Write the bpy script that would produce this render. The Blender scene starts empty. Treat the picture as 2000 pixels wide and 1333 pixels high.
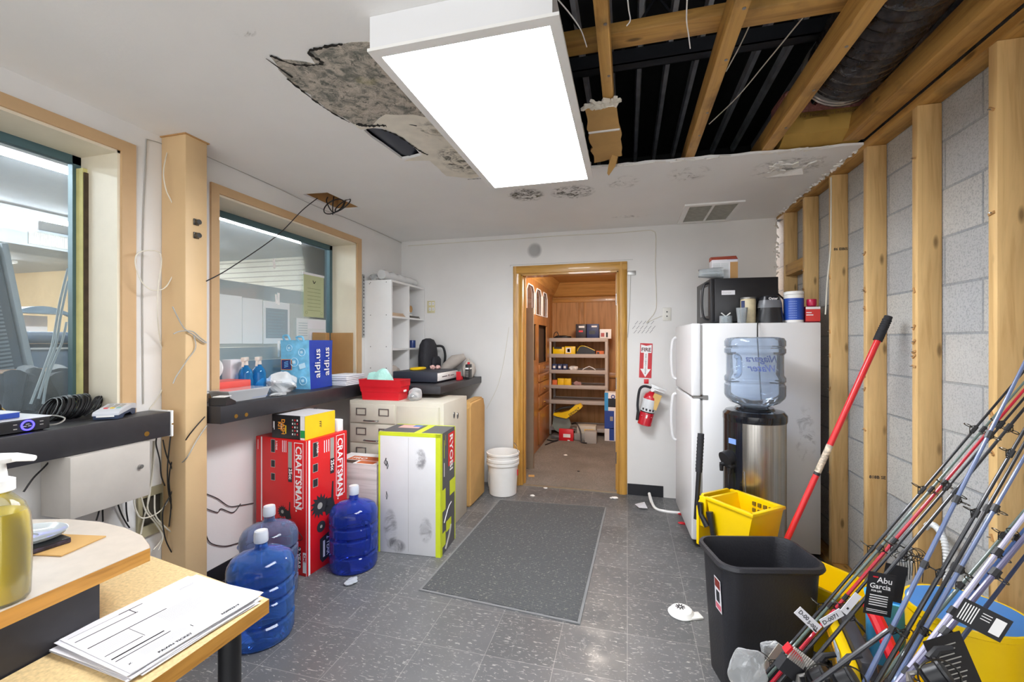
import bpy, bmesh, math, random
from mathutils import Vector, Matrix
V = Vector
PI = math.pi
random.seed(7)
S = bpy.context.scene
COL = S.collection

# ---------------------------------------------------------------- camera, world, exposure
cam_d = bpy.data.cameras.new('camera'); cam = bpy.data.objects.new('camera', cam_d); COL.objects.link(cam)
cam_d.sensor_width = 36; cam_d.lens = 36 * 850 / 2000; cam_d.clip_start = .05; cam_d.clip_end = 60
cam.location = (0, 0, 1.39); cam.rotation_euler = (PI / 2, 0, math.radians(14.83))
S.camera = cam
w = bpy.data.worlds.new('world'); S.world = w; w.use_nodes = True
w.node_tree.nodes['Background'].inputs[0].default_value = (.95, .97, 1, 1)
w.node_tree.nodes['Background'].inputs[1].default_value = 2.4
S.view_settings.view_transform = 'Standard'; S.view_settings.look = 'None'
S.view_settings.exposure = 0.34; S.view_settings.gamma = 1; S.view_settings.use_curve_mapping = False
S.cycles.max_bounces = 10; S.cycles.transparent_max_bounces = 24; S.cycles.diffuse_bounces = 5
S.cycles.caustics_reflective = False; S.cycles.caustics_refractive = False
S.cycles.sample_clamp_indirect = 6
LAMP, STORE_LAMP, CLOSET_FILL = 27.0, 105.0, 46.0

# ---------------------------------------------------------------- materials
def lin(h):
    if isinstance(h, str):
        h = h.lstrip('#'); c = [int(h[i:i + 2], 16) / 255 for i in (0, 2, 4)]
    else: c = h
    return tuple(x / 12.92 if x <= .04045 else ((x + .055) / 1.055) ** 2.4 for x in c) + (1,)
def mul(c, f): return tuple(min(1, x * f) for x in c[:3]) + (1,)
def base(name):
    m = bpy.data.materials.new(name); m.use_nodes = True
    t = m.node_tree; b = t.nodes['Principled BSDF']
    return m, t, b
def nd(t, kind, **kw):
    n = t.nodes.new(kind)
    for k, v in kw.items(): setattr(n, k, v)
    return n
def coords(t, scale=(1, 1, 1), kind='Object', rot=(0, 0, 0)):
    tc = nd(t, 'ShaderNodeTexCoord'); mp = nd(t, 'ShaderNodeMapping')
    mp.inputs['Scale'].default_value = scale; mp.inputs['Rotation'].default_value = rot
    t.links.new(tc.outputs[kind], mp.inputs[0]); return mp.outputs[0]
def ramp(t, fac, stops, interp='LINEAR'):
    r = nd(t, 'ShaderNodeValToRGB'); r.color_ramp.interpolation = interp
    e = r.color_ramp.elements
    while len(e) < len(stops): e.new(.5)
    for i, (p, c) in enumerate(stops): e[i].position = p; e[i].color = c
    t.links.new(fac, r.inputs[0]); return r.outputs[0]
def noise(t, vec, scale, detail=4, rough=.55, dist=0):
    n = nd(t, 'ShaderNodeTexNoise'); n.inputs['Scale'].default_value = scale; n.inputs['Detail'].default_value = detail
    n.inputs['Roughness'].default_value = rough; n.inputs['Distortion'].default_value = dist
    t.links.new(vec, n.inputs['Vector']); return n.outputs['Fac']
def mix(t, fac, a, b, mode='MIX'):
    n = nd(t, 'ShaderNodeMix', data_type='RGBA', blend_type=mode)
    for i, v in ((0, fac), (6, a), (7, b)):
        if hasattr(v, 'is_output') or isinstance(v, bpy.types.NodeSocket): t.links.new(v, n.inputs[i])
        else: n.inputs[i].default_value = v
    return n.outputs[2]
def bump(t, b, h, strength, dist=.01):
    n = nd(t, 'ShaderNodeBump'); n.inputs['Strength'].default_value = strength; n.inputs['Distance'].default_value = dist
    t.links.new(h, n.inputs['Height']); t.links.new(n.outputs[0], b.inputs['Normal'])
MATS = {}
def P(name, col, rough=.5, metal=0, var=.06, sc=9, bmp=0, bsc=60, coat=0, spec=.5):
    """plain procedural surface: colour with a little noise variation"""
    if name in MATS: return MATS[name]
    m, t, b = base(name); c = lin(col)
    v = coords(t)
    f = noise(t, v, sc, 5)
    o = ramp(t, f, [(.3, mul(c, 1 - var)), (.7, mul(c, 1 + var))])
    t.links.new(o, b.inputs['Base Color'])
    b.inputs['Roughness'].default_value = rough; b.inputs['Metallic'].default_value = metal
    b.inputs['Coat Weight'].default_value = coat; b.inputs['Specular IOR Level'].default_value = spec
    if bmp: bump(t, b, noise(t, v, bsc, 3), bmp)
    MATS[name] = m; return m
def clear(name, tint, solid=.25, rough=.08, body='#ffffff', crinkle=0, csc=40):
    """thin transparent film or shell: see-through, tinted, with a glossy coat"""
    if name in MATS: return MATS[name]
    m, t, b = base(name)
    tr = nd(t, 'ShaderNodeBsdfTransparent'); tr.inputs[0].default_value = lin(tint)
    b.inputs['Base Color'].default_value = lin(body); b.inputs['Roughness'].default_value = rough
    fr = nd(t, 'ShaderNodeLayerWeight'); fr.inputs[0].default_value = .35
    mr = nd(t, 'ShaderNodeMapRange'); mr.inputs[3].default_value = solid; mr.inputs[4].default_value = min(1, solid + .55)
    t.links.new(fr.outputs['Facing'], mr.inputs[0])
    if crinkle:
        v = coords(t); h = noise(t, v, csc, 4, .6, 1.5); bump(t, b, h, crinkle, .01)
        w_ = nd(t, 'ShaderNodeMath', operation='MULTIPLY'); t.links.new(mr.outputs[0], w_.inputs[0])
        t.links.new(ramp(t, h, [(.4, (.6, .6, .6, 1)), (.62, (1.35, 1.35, 1.35, 1))]), w_.inputs[1]); fac = w_.outputs[0]
    else: fac = mr.outputs[0]
    mx = nd(t, 'ShaderNodeMixShader'); t.links.new(fac, mx.inputs[0])
    t.links.new(tr.outputs[0], mx.inputs[1]); t.links.new(b.outputs[0], mx.inputs[2])
    t.links.new(mx.outputs[0], t.nodes['Material Output'].inputs[0])
    gl = nd(t, 'ShaderNodeBsdfGlossy'); gl.inputs['Roughness'].default_value = max(rough, .05)
    fz = nd(t, 'ShaderNodeFresnel'); fz.inputs[0].default_value = 1.3
    if b.inputs['Normal'].is_linked:
        for q in (gl, fz): t.links.new(b.inputs['Normal'].links[0].from_socket, q.inputs['Normal'])
    m2 = nd(t, 'ShaderNodeMixShader'); t.links.new(fz.outputs[0], m2.inputs[0]); t.links.new(mx.outputs[0], m2.inputs[1]); t.links.new(gl.outputs[0], m2.inputs[2])
    t.links.new(m2.outputs[0], t.nodes['Material Output'].inputs[0])
    MATS[name] = m; return m
def glow(name, col, k):
    if name in MATS: return MATS[name]
    m, t, b = base(name)
    b.inputs['Base Color'].default_value = lin(col); b.inputs['Emission Color'].default_value = lin(col)
    b.inputs['Emission Strength'].default_value = k; MATS[name] = m; return m
def wood(name, c1, c2, axis='Z', rough=.55, knots=True, sc=1, coat=0, dirt=0):
    """grain stretched along one axis, with knots"""
    if name in MATS: return MATS[name]
    m, t, b = base(name)
    s = {'X': (.6, 9, 9), 'Y': (9, .6, 9), 'Z': (9, 9, .6)}[axis]
    v = coords(t, tuple(x * sc for x in s)); f = noise(t, v, 3.2, 6, .6, .6)
    o = ramp(t, f, [(.3, lin(c2)), (.52, lin(c1)), (.7, mul(lin(c1), 1.12))])
    if knots:
        k = {'X': (3, 9, 9), 'Y': (9, 3, 9), 'Z': (9, 9, 3)}[axis]
        vo = nd(t, 'ShaderNodeTexVoronoi'); vo.inputs['Scale'].default_value = 1.5; t.links.new(coords(t, k), vo.inputs[0])
        kf = ramp(t, vo.outputs['Distance'], [(.08, (.9, .9, .9, 1)), (.17, (0, 0, 0, 1))])
        o = mix(t, kf, o, mul(lin(c2), .45))
    if dirt:
        d = ramp(t, noise(t, coords(t), 5, 5), [(.52, (0, 0, 0, 1)), (.72, (dirt, dirt, dirt, 1))])
        o = mix(t, d, o, lin('#3a2d1c'))
    t.links.new(o, b.inputs['Base Color']); b.inputs['Roughness'].default_value = rough
    b.inputs['Coat Weight'].default_value = coat
    bump(t, b, f, .15, .004); MATS[name] = m; return m

def block_mat():
    m, t, b = base('concrete_block')
    tc = nd(t, 'ShaderNodeTexCoord'); sx = nd(t, 'ShaderNodeSeparateXYZ'); cx = nd(t, 'ShaderNodeCombineXYZ')
    t.links.new(tc.outputs['Object'], sx.inputs[0]); t.links.new(sx.outputs[1], cx.inputs[0]); t.links.new(sx.outputs[2], cx.inputs[1])
    br = nd(t, 'ShaderNodeTexBrick'); br.inputs['Scale'].default_value = 1
    for k, v in (('Brick Width', .406), ('Row Height', .203), ('Mortar Size', .006), ('Mortar Smooth', .4), ('Bias', 0)): br.inputs[k].default_value = v
    br.inputs['Color1'].default_value = lin('#b3b5b7'); br.inputs['Color2'].default_value = lin('#c2c0bb'); br.inputs['Mortar'].default_value = lin('#9a9da0')
    t.links.new(cx.outputs[0], br.inputs[0])
    v = coords(t); n1 = noise(t, v, 130, 3, .7); n2 = noise(t, v, 3, 5)
    o = mix(t, ramp(t, n1, [(.36, (.45, .45, .45, 1)), (.52, (0, 0, 0, 1))]), br.outputs['Color'], lin('#6e7072'))
    o = mix(t, ramp(t, n2, [(.5, (0, 0, 0, 1)), (.75, (.35, .35, .35, 1))]), o, lin('#d2d0cc'))
    t.links.new(o, b.inputs['Base Color']); b.inputs['Roughness'].default_value = .95
    h = nd(t, 'ShaderNodeMath', operation='MULTIPLY_ADD'); h.inputs[1].default_value = -1.5
    t.links.new(br.outputs['Fac'], h.inputs[0]); t.links.new(n1, h.inputs[2]); bump(t, b, h.outputs[0], .5, .008)
    return m
def floor_mat():
    m, t, b = base('vinyl_tile')
    v = coords(t); br = nd(t, 'ShaderNodeTexBrick'); br.offset = 0; br.inputs['Scale'].default_value = 1
    for k, x in (('Brick Width', .305), ('Row Height', .305), ('Mortar Size', .0016), ('Mortar Smooth', .2)): br.inputs[k].default_value = x
    br.inputs['Color1'].default_value = lin('#58595a'); br.inputs['Color2'].default_value = lin('#727273'); br.inputs['Mortar'].default_value = lin('#a09e9a')
    t.links.new(v, br.inputs[0])
    o = mix(t, ramp(t, noise(t, v, 2.2, 6, .6), [(.35, (.55, .55, .55, 1)), (.75, (0, 0, 0, 1))]), br.outputs['Color'], lin('#515254'))
    o = mix(t, ramp(t, noise(t, coords(t, (.8, 3, 1), rot=(0, 0, .9)), 42, 3, .5, 1.0), [(.615, (0, 0, 0, 1)), (.66, (.75, .75, .75, 1))]), o, lin('#b4b1ab'))
    o = mix(t, ramp(t, noise(t, coords(t, (1, .35, 1), rot=(0, 0, -.5)), 11, 6, .75, 3), [(.6, (0, 0, 0, 1)), (.7, (.55, .55, .55, 1))]), o, lin('#a9a7a3'))
    t.links.new(o, b.inputs['Base Color'])
    r = ramp(t, noise(t, v, 6, 4), [(.3, (.28, .28, .28, 1)), (.7, (.5, .5, .5, 1))]); t.links.new(r, b.inputs['Roughness'])
    return m
def gypsum_mat():
    m, t, b = base('mouldy_gypsum')
    v = coords(t); a = noise(t, v, 17, 7, .7, .8); c = noise(t, v, 44, 5, .6, .6); e = noise(t, v, 150, 2)
    o = ramp(t, a, [(.36, lin('#686a64')), (.44, lin('#8c8b82')), (.5, lin('#b3aa9e')), (.6, lin('#c9c0b4'))])
    o = mix(t, ramp(t, c, [(.58, (0, 0, 0, 1)), (.64, (.85, .85, .85, 1))]), o, lin('#5b5f59'))
    o = mix(t, ramp(t, noise(t, v, 4.5, 3), [(.62, (0, 0, 0, 1)), (.72, (.7, .7, .7, 1))]), o, lin('#b0a878'))
    o = mix(t, ramp(t, e, [(.4, (.3, .3, .3, 1)), (.6, (0, 0, 0, 1))]), o, lin('#77736b'))
    t.links.new(o, b.inputs['Base Color']); b.inputs['Roughness'].default_value = 1; bump(t, b, e, .4, .004)
    return m
def stain_mat(name, c1, amt, sc, edge=.5, axes=(0, 1)):
    """patchy mildew with gaps: transparent between the spots"""
    m, t, b = base(name); v = coords(t)
    b.inputs['Base Color'].default_value = lin(c1); b.inputs['Roughness'].default_value = 1
    f = noise(t, v, sc, 7, .72, 1.0)
    a = ramp(t, f, [(edge, (0, 0, 0, 1)), (edge + .16, (amt, amt, amt, 1))])
    tc = nd(t, 'ShaderNodeTexCoord'); mp = nd(t, 'ShaderNodeMapping'); mp.inputs['Location'].default_value = (-1, -1, -1); mp.inputs['Scale'].default_value = (2, 2, 2)
    t.links.new(tc.outputs['Generated'], mp.inputs[0])
    sx = nd(t, 'ShaderNodeSeparateXYZ'); t.links.new(mp.outputs[0], sx.inputs[0])
    p = []
    for i in axes:
        q = nd(t, 'ShaderNodeMath', operation='POWER'); ab = nd(t, 'ShaderNodeMath', operation='ABSOLUTE')
        t.links.new(sx.outputs[i], ab.inputs[0]); t.links.new(ab.outputs[0], q.inputs[0]); q.inputs[1].default_value = 2; p.append(q.outputs[0])
    ad = nd(t, 'ShaderNodeMath', operation='ADD'); t.links.new(p[0], ad.inputs[0]); t.links.new(p[1], ad.inputs[1])
    fall = ramp(t, ad.outputs[0], [(.35, (1, 1, 1, 1)), (.95, (0, 0, 0, 1))])
    mm = nd(t, 'ShaderNodeMath', operation='MULTIPLY'); t.links.new(a, mm.inputs[0]); t.links.new(fall, mm.inputs[1])
    t.links.new(mm.outputs[0], b.inputs['Alpha']); return m
def carpet_mat():
    m, t, b = base('brown_carpet'); v = coords(t)
    o = ramp(t, noise(t, v, 160, 3, .7), [(.35, lin('#66625d')), (.65, lin('#97928a'))])
    o = mix(t, ramp(t, noise(t, v, 2.5, 5), [(.4, (0, 0, 0, 1)), (.7, (.5, .5, .5, 1))]), o, lin('#5b544b'))
    t.links.new(o, b.inputs['Base Color']); b.inputs['Roughness'].default_value = 1; bump(t, b, noise(t, v, 220, 2), .6, .01); return m
def mat_ribbed():
    m, t, b = base('ribbed_mat'); v = coords(t)
    wv = nd(t, 'ShaderNodeTexWave', bands_direction='Y'); wv.inputs['Scale'].default_value = 30; wv.inputs['Distortion'].default_value = 1.5; wv.inputs['Detail Scale'].default_value = 8; t.links.new(v, wv.inputs[0])
    o = ramp(t, wv.outputs['Fac'], [(.2, lin('#3f4143')), (.8, lin('#606264'))])
    o = mix(t, ramp(t, noise(t, v, 70, 4, .7), [(.58, (0, 0, 0, 1)), (.66, (.55, .55, .55, 1))]), o, lin('#9d9a92'))
    t.links.new(o, b.inputs['Base Color']); b.inputs['Roughness'].default_value = .9; bump(t, b, wv.outputs['Fac'], .4, .006); return m
def slat_mat():
    m, t, b = base('slatwall'); v = coords(t)
    wv = nd(t, 'ShaderNodeTexWave', bands_direction='Z'); wv.inputs['Scale'].default_value = 3.2; t.links.new(v, wv.inputs[0])
    o = ramp(t, wv.outputs['Fac'], [(.04, lin('#9a9287')), (.12, lin('#e4dccb'))]); t.links.new(o, b.inputs['Base Color']); return m
def steel_mat():
    m, t, b = base('brushed_steel'); v = coords(t, (40, 40, .6)); f = noise(t, v, 3, 4)
    t.links.new(ramp(t, f, [(.3, lin('#a8a49e')), (.7, lin('#cfcbc4'))]), b.inputs['Base Color'])
    b.inputs['Metallic'].default_value = 1; b.inputs['Roughness'].default_value = .27; b.inputs['Anisotropic'].default_value = .6; return m

M_wall = P('white_wall_paint', '#e4e2df', .6, var=.03, sc=2.5, bmp=.05)
M_ceil = P('white_ceiling_paint', '#efeeec', .8, var=.025, sc=2, bmp=.05)
M_tan = P('tan_trim_paint', '#c8a67c', .5, var=.04); M_cream = P('cream_reveal_paint', '#e9dfc9', .5, var=.03)
M_column = P('tan_column_paint', '#d6b689', .5, var=.04, sc=5)
M_black = P('black_laminate', '#2b2a2e', .42, var=.1, sc=30)
M_stud = wood('stud_pine', '#d9b47a', '#be9459'); M_studY = wood('joist_pine', '#bf924e', '#96692f', 'Y', dirt=.6); M_studX = wood('blocking_pine', '#bf924e', '#8c6330', 'X', dirt=.6)
M_oak = wood('door_oak', '#c99746', '#a9772e', 'Z', .35, False, 1.4, coat=.3); M_oakX = wood('door_oak_head', '#c99746', '#a9772e', 'X', .35, False, 1.4, coat=.3)
M_panel = wood('closet_panelling', '#b5814a', '#95662f', 'Z', .55, False, .7); M_panelX = wood('closet_crown', '#b98648', '#95652f', 'X', .35, False, coat=.2); M_panelY = wood('closet_cornice', '#b98648', '#95652f', 'Y', .35, False, coat=.2)
M_white = P('white_plastic', '#f0efec', .4, var=.02); M_enamel = P('white_enamel', '#e9e9ea', .3, var=.015, sc=3)
M_paper = P('white_paper', '#e0dfe3', .8, var=.02); M_ink = P('black_ink', '#26262a', .7); M_inkgrey = P('grey_ink', '#a2a2a6', .8)
M_blk = P('black_plastic', '#1d1d20', .4, var=.15); M_rubber = P('black_rubber', '#26262a', .8, var=.15)
M_cable = P('black_cable', '#1b1a1c', .45); M_wcable = P('ivory_cable', '#d9d3c4', .5); M_gcable = P('grey_cable', '#a6a39c', .5)
M_chrome = P('chrome', '#b4b4b4', .25, 1); M_brass = P('brass', '#b98d45', .35, 1); M_iron = P('grey_metal', '#8f8d8a', .4, .8)
M_red = P('red_plastic', '#d2202b', .35, var=.05); M_yel = P('yellow_plastic', '#f0c800', .35, var=.04, sc=4)
M_kraft = P('kraft_cardboard', '#c49b5e', .85, var=.05); M_card = P('brown_cardboard', '#b98f5c', .85, var=.06)
M_deck = P('black_deck_steel', '#1f1f23', .6, .2, var=.3); M_rib = P('grey_deck_steel', '#c9cad0', .35, .1, var=.2)
M_block = block_mat(); M_floor = floor_mat(); M_gyp = gypsum_mat(); M_carpet = carpet_mat(); M_slat = slat_mat(); M_steel = steel_mat()
M_film = clear('clear_film', '#f2f5f6', .2, .1, '#fafbfc')
M_glass = clear('window_glass', '#eef3f3', .03, .02, '#dfe8ea')

# ---------------------------------------------------------------- mesh builder
def smooth_path(pts, n=6):
    pts = [V(p) for p in pts]
    if len(pts) < 3: return pts
    out = []
    for i in range(len(pts) - 1):
        p0 = pts[max(i - 1, 0)]; p1 = pts[i]; p2 = pts[i + 1]; p3 = pts[min(i + 2, len(pts) - 1)]
        for k in range(n):
            t = k / n
            out.append(.5 * ((2 * p1) + (p2 - p0) * t + (2 * p0 - 5 * p1 + 4 * p2 - p3) * t * t + (3 * p1 - p0 - 3 * p2 + p3) * t ** 3))
    out.append(pts[-1]); return out
def wm(o):
    m = o.matrix_basis.copy()
    while o.parent: o = o.parent; m = o.matrix_basis @ m
    return m
class MB:
    def __init__(s, m=None): s.bm = bmesh.new(); s.mats = []; s.m = m; s.T = Matrix.Identity(4)
    def mi(s, m):
        m = m or s.m
        if m not in s.mats: s.mats.append(m)
        return s.mats.index(m)
    def at(s, loc=(0, 0, 0), rz=0, rx=0, ry=0):
        s.T = Matrix.Translation(loc) @ Matrix.Rotation(rz, 4, 'Z') @ Matrix.Rotation(ry, 4, 'Y') @ Matrix.Rotation(rx, 4, 'X'); return s
    def _v(s, p): return s.bm.verts.new(s.T @ V(p))
    def face(s, pts, m=None):
        f = s.bm.faces.new([s._v(p) for p in pts]); f.material_index = s.mi(m); return s
    def box(s, x0, x1, y0, y1, z0, z1, m=None, bev=0, seg=2):
        i = s.mi(m)
        v = [s._v(p) for p in ((x0, y0, z0), (x1, y0, z0), (x1, y1, z0), (x0, y1, z0), (x0, y0, z1), (x1, y0, z1), (x1, y1, z1), (x0, y1, z1))]
        fs = [s.bm.faces.new([v[k] for k in q]) for q in ((3, 2, 1, 0), (4, 5, 6, 7), (0, 1, 5, 4), (1, 2, 6, 5), (2, 3, 7, 6), (3, 0, 4, 7))]
        for f in fs: f.material_index = i
        if bev:
            es = list({e for f in fs for e in f.edges})
            r = bmesh.ops.bevel(s.bm, geom=es, offset=bev, segments=seg, affect='EDGES', profile=.5)
            for f in r['faces']: f.material_index = i
        return s
    def cyl(s, p0, p1, r0, r1=None, m=None, seg=20, cap=True):
        r1 = r0 if r1 is None else r1
        p0, p1 = V(p0), V(p1); return s.sweep([p0, p1], [r0, r1], m, seg, cap)
    def sweep(s, pts, rad, m=None, seg=10, cap=True, closed=False):
        i = s.mi(m); pts = [V(p) for p in pts]; n = len(pts)
        rad = rad if isinstance(rad, (list, tuple)) else [rad] * n
        rings = []; up = None
        for k in range(n):
            a = pts[(k - 1) % n] if closed or k else pts[0]; b = pts[(k + 1) % n] if closed or k < n - 1 else pts[-1]
            d = (b - a)
            d = d.normalized() if d.length > 1e-9 else V((0, 0, 1))
            if up is None: up = d.orthogonal().normalized()
            up = (up - d * up.dot(d)); up = up.normalized() if up.length > 1e-6 else d.orthogonal().normalized()
            q = d.cross(up)
            rings.append([s._v(pts[k] + (up * math.cos(2 * PI * j / seg) + q * math.sin(2 * PI * j / seg)) * rad[k]) for j in range(seg)])
        for k in range(n if closed else n - 1):
            A, B = rings[k], rings[(k + 1) % n]
            for j in range(seg):
                f = s.bm.faces.new((A[j], A[(j + 1) % seg], B[(j + 1) % seg], B[j])); f.material_index = i
        if cap and not closed:
            for r, rev in ((rings[0], True), (rings[-1], False)):
                f = s.bm.faces.new(r[::-1] if rev else r); f.material_index = i
        return s
    def tube(s, pts, r, m=None, seg=8, n=6): return s.sweep(smooth_path(pts, n), r, m, seg)
    def lathe(s, prof, m=None, c=(0, 0, 0), seg=32, cap=True, sx=1, sy=1):
        i = s.mi(m); rings = []
        for r, z in prof:
            rings.append([s._v((c[0] + r * sx * math.cos(2 * PI * j / seg), c[1] + r * sy * math.sin(2 * PI * j / seg), c[2] + z)) for j in range(seg)])
        for A, B in zip(rings, rings[1:]):
            for j in range(seg):
                f = s.bm.faces.new((A[j], A[(j + 1) % seg], B[(j + 1) % seg], B[j])); f.material_index = i
        if cap:
            for r, rev in ((rings[0], True), (rings[-1], False)):
                f = s.bm.faces.new(r[::-1] if rev else r); f.material_index = i
        return s
    def loft(s, loops, m=None, cap=True, close=True):
        """loops of equal count joined by quads"""
        i = s.mi(m); R = [[s._v(p) for p in l] for l in loops]; n = len(R[0])
        for A, B in zip(R, R[1:]):
            for j in range(n if close else n - 1):
                f = s.bm.faces.new((A[j], A[(j + 1) % n], B[(j + 1) % n], B[j])); f.material_index = i
        if cap:
            for r, rev in ((R[0], True), (R[-1], False)):
                f = s.bm.faces.new(r[::-1] if rev else r); f.material_index = i
        return s
    def prism(s, pts, a0, a1, axis='Z', m=None):
        """2D outline extruded along an axis: X -> (y,z) outline, Y -> (x,z), Z -> (x,y)"""
        f = {'X': lambda p, a: (a, p[0], p[1]), 'Y': lambda p, a: (p[0], a, p[1]), 'Z': lambda p, a: (p[0], p[1], a)}[axis]
        s.loft([[f(p, a0) for p in pts], [f(p, a1) for p in pts]], m)
        bmesh.ops.recalc_face_normals(s.bm, faces=s.bm.faces[:]); return s
    def plate(s, outer, holes, a0, a1, axis='Z', m=None):
        """flat slab with holes cut through it"""
        i = s.mi(m); old = set(s.bm.faces); f = {'X': lambda p, a: (a, p[0], p[1]), 'Y': lambda p, a: (p[0], a, p[1]), 'Z': lambda p, a: (p[0], p[1], a)}[axis]
        loops = []; edges = []
        for L in [outer] + holes:
            vs = [s._v(f(p, a0)) for p in L]; loops.append(vs)
            edges += [s.bm.edges.new((vs[k], vs[(k + 1) % len(vs)])) for k in range(len(vs))]
        r = bmesh.ops.triangle_fill(s.bm, edges=edges, use_beauty=True)
        fs = [g for g in r['geom'] if isinstance(g, bmesh.types.BMFace)]
        d = s.T.to_3x3() @ (V(f((0, 0), a1)) - V(f((0, 0), a0)))
        e = bmesh.ops.extrude_face_region(s.bm, geom=fs)
        for g in e['geom']:
            if isinstance(g, bmesh.types.BMVert): g.co += d
        for g in s.bm.faces:
            if g not in old: g.material_index = i
        bmesh.ops.recalc_face_normals(s.bm, faces=s.bm.faces[:])
        return s
    def text(s, txt, o, right, up, size, m, bold=0, align='LEFT', mirror=False, shear=0, lift=.0006):
        """lettering laid just proud of a face: o start of baseline, right and up its directions"""
        c = bpy.data.curves.new('lettering', 'FONT'); c.body = txt; c.size = size; c.offset = bold; c.align_x = align; c.shear = shear
        c.resolution_u = 2
        ob = bpy.data.objects.new('lettering', c); me = bpy.data.meshes.new_from_object(ob)
        R, U = V(right).normalized(), V(up).normalized(); N = R.cross(U); i = s.mi(m)
        if mirror: R = -R
        vs = [s._v(V(o) + R * v.co.x + U * v.co.y + N * lift) for v in me.vertices]
        for p in me.polygons:
            try: s.bm.faces.new([vs[k] for k in p.vertices]).material_index = i
            except ValueError: pass
        bpy.data.objects.remove(ob); bpy.data.curves.remove(c); bpy.data.meshes.remove(me); return s
    def rect(s, o, right, up, w, h, m, lift=.0005):
        R, U = V(right).normalized(), V(up).normalized(); N = R.cross(U) * lift; o = V(o) + N
        s.face([o, o + R * w, o + R * w + U * h, o + U * h], m); return s
    def frame(s, o, right, up, w, h, t, m, lift=.0005):
        R, U = V(right).normalized(), V(up).normalized(); o = V(o)
        for a, ww, hh in ((o, w, t), (o + U * (h - t), w, t), (o + U * t, t, h - 2 * t), (o + U * t + R * (w - t), t, h - 2 * t)): s.rect(a, R, U, ww, hh, m, lift)
        return s
    def build(s, name, parent=None, world=False, ang=35, smooth=True):
        bm = s.bm
        if parent is not None and world: bm.transform(wm(parent).inverted())
        me = bpy.data.meshes.new(name); bm.normal_update(); bm.to_mesh(me); bm.free()
        for m in s.mats: me.materials.append(m)
        if smooth:
            for p in me.polygons: p.use_smooth = True
            me.set_sharp_from_angle(angle=math.radians(ang))
        o = bpy.data.objects.new(name, me); COL.objects.link(o)
        if parent is not None: o.parent = parent
        return o
    def solo(s, name, label, cat, group=None, kind=None, ang=35):
        """a thing that is one mesh; its origin goes to the middle of its base"""
        bb = [V((min(v.co[i] for v in s.bm.verts) for i in range(3))), V((max(v.co[i] for v in s.bm.verts) for i in range(3)))]
        c = (bb[0] + bb[1]) / 2; c.z = bb[0].z
        bmesh.ops.translate(s.bm, verts=s.bm.verts[:], vec=-c)
        o = s.build(name, ang=ang); o.location = c; return tag(o, label, cat, group, kind)
def tag(o, label, cat, group=None, kind=None):
    o['label'] = label; o['category'] = cat
    if group: o['group'] = group
    if kind: o['kind'] = kind
    return o
def thing(name, label, cat, loc=(0, 0, 0), rz=0, group=None, rx=0, ry=0):
    o = bpy.data.objects.new(name, None); COL.objects.link(o); o.empty_display_size = .1
    o.matrix_basis = Matrix.Translation(loc) @ Matrix.Rotation(rz, 4, 'Z') @ Matrix.Rotation(ry, 4, 'Y') @ Matrix.Rotation(rx, 4, 'X')
    return tag(o, label, cat, group)
def struct(mb, name, parent=None, ang=35):
    o = mb.build(name, parent, ang=ang)
    if parent is None: o['kind'] = 'structure'
    return o
def dup(root, loc, rz=None, label=None, group=None):
    """a copy of a thing with copies of its parts and sub-parts"""
    r = root.copy(); COL.objects.link(r); r.location = loc
    if rz is not None: r.rotation_euler = (0, 0, rz)
    if label: r['label'] = label
    if group: r['group'] = group
    for ch in list(root.children):
        c = ch.copy(); COL.objects.link(c); c.parent = r
        for g in list(ch.children):
            d = g.copy(); COL.objects.link(d); d.parent = c
    return r
def sr(v, k): return [(v[0] + random.uniform(-k, k)), (v[1] + random.uniform(-k, k))]
def ragged(pts, step, k, closed=True):
    """outline with torn edges"""
    out = []
    n = len(pts)
    for i in range(n if closed else n - 1):
        a, b = V(pts[i] + (0,)) if len(pts[i]) == 2 else V(pts[i]), V(pts[(i + 1) % n] + (0,)) if len(pts[i]) == 2 else V(pts[(i + 1) % n])
        m = max(1, int((b - a).length / step))
        for j in range(m):
            p = a.lerp(b, j / m)
            out.append((p.x + (random.uniform(-k, k) if j else 0), p.y + (random.uniform(-k, k) if j else 0)))
    return out

# ================================================================ THE SETTING
XL, YB, XB, XS, CE = -2.27, 4.08, 1.29, 1.2, 2.42
struct(MB(M_floor).box(XL - .28, 1.5, -.9, 4.2, -.05, 0), 'floor')
struct(MB(P('pale_bounce', '#eceae6', .6)).box(-4, 3, -4.5, -.901, -.05, 0), 'floor_bounce')  # unseen pale floor behind the camera, added to bounce light up to the ceiling
b = MB(M_wall).plate([(-.9, 0), (4.2, 0), (4.2, 2.44), (-.9, 2.44)], [[(.0, .95), (1.483, .95), (1.483, 2.27), (.0, 2.27)], [(1.98, .95), (3.301, .95), (3.301, 2.235), (1.98, 2.235)]], XL, XL - .28, 'X')
wl = struct(b, 'wall_left')
b = MB(M_wall).plate([(XL, 0), (-.99, 0), (-.99, 2.045), (-.075, 2.045), (-.075, 0), (1.21, 0)] + ragged([(1.21, .0), (1.205, 2.42)], .04, .006, False)[1:] + [(1.21, 2.44), (XL, 2.44)], [], YB, YB + .13, 'Y')
struct(b, 'wall_back')
struct(MB(M_block).box(XB, XB + .2, -.9, 4.4, 0, 3.2), 'wall_right')
edge = ragged([(-.21, .3), (-.215, 1.89), (-.21, 2.62), (.3, 2.64), (1.2, 2.68)], .05, .009, False)
out = [(XL, -.9), (1.2, -.9), (1.2, .3)] + edge + [(1.2, 2.68), (1.195, 3.2), (1.2, YB), (XL, YB)]
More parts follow.
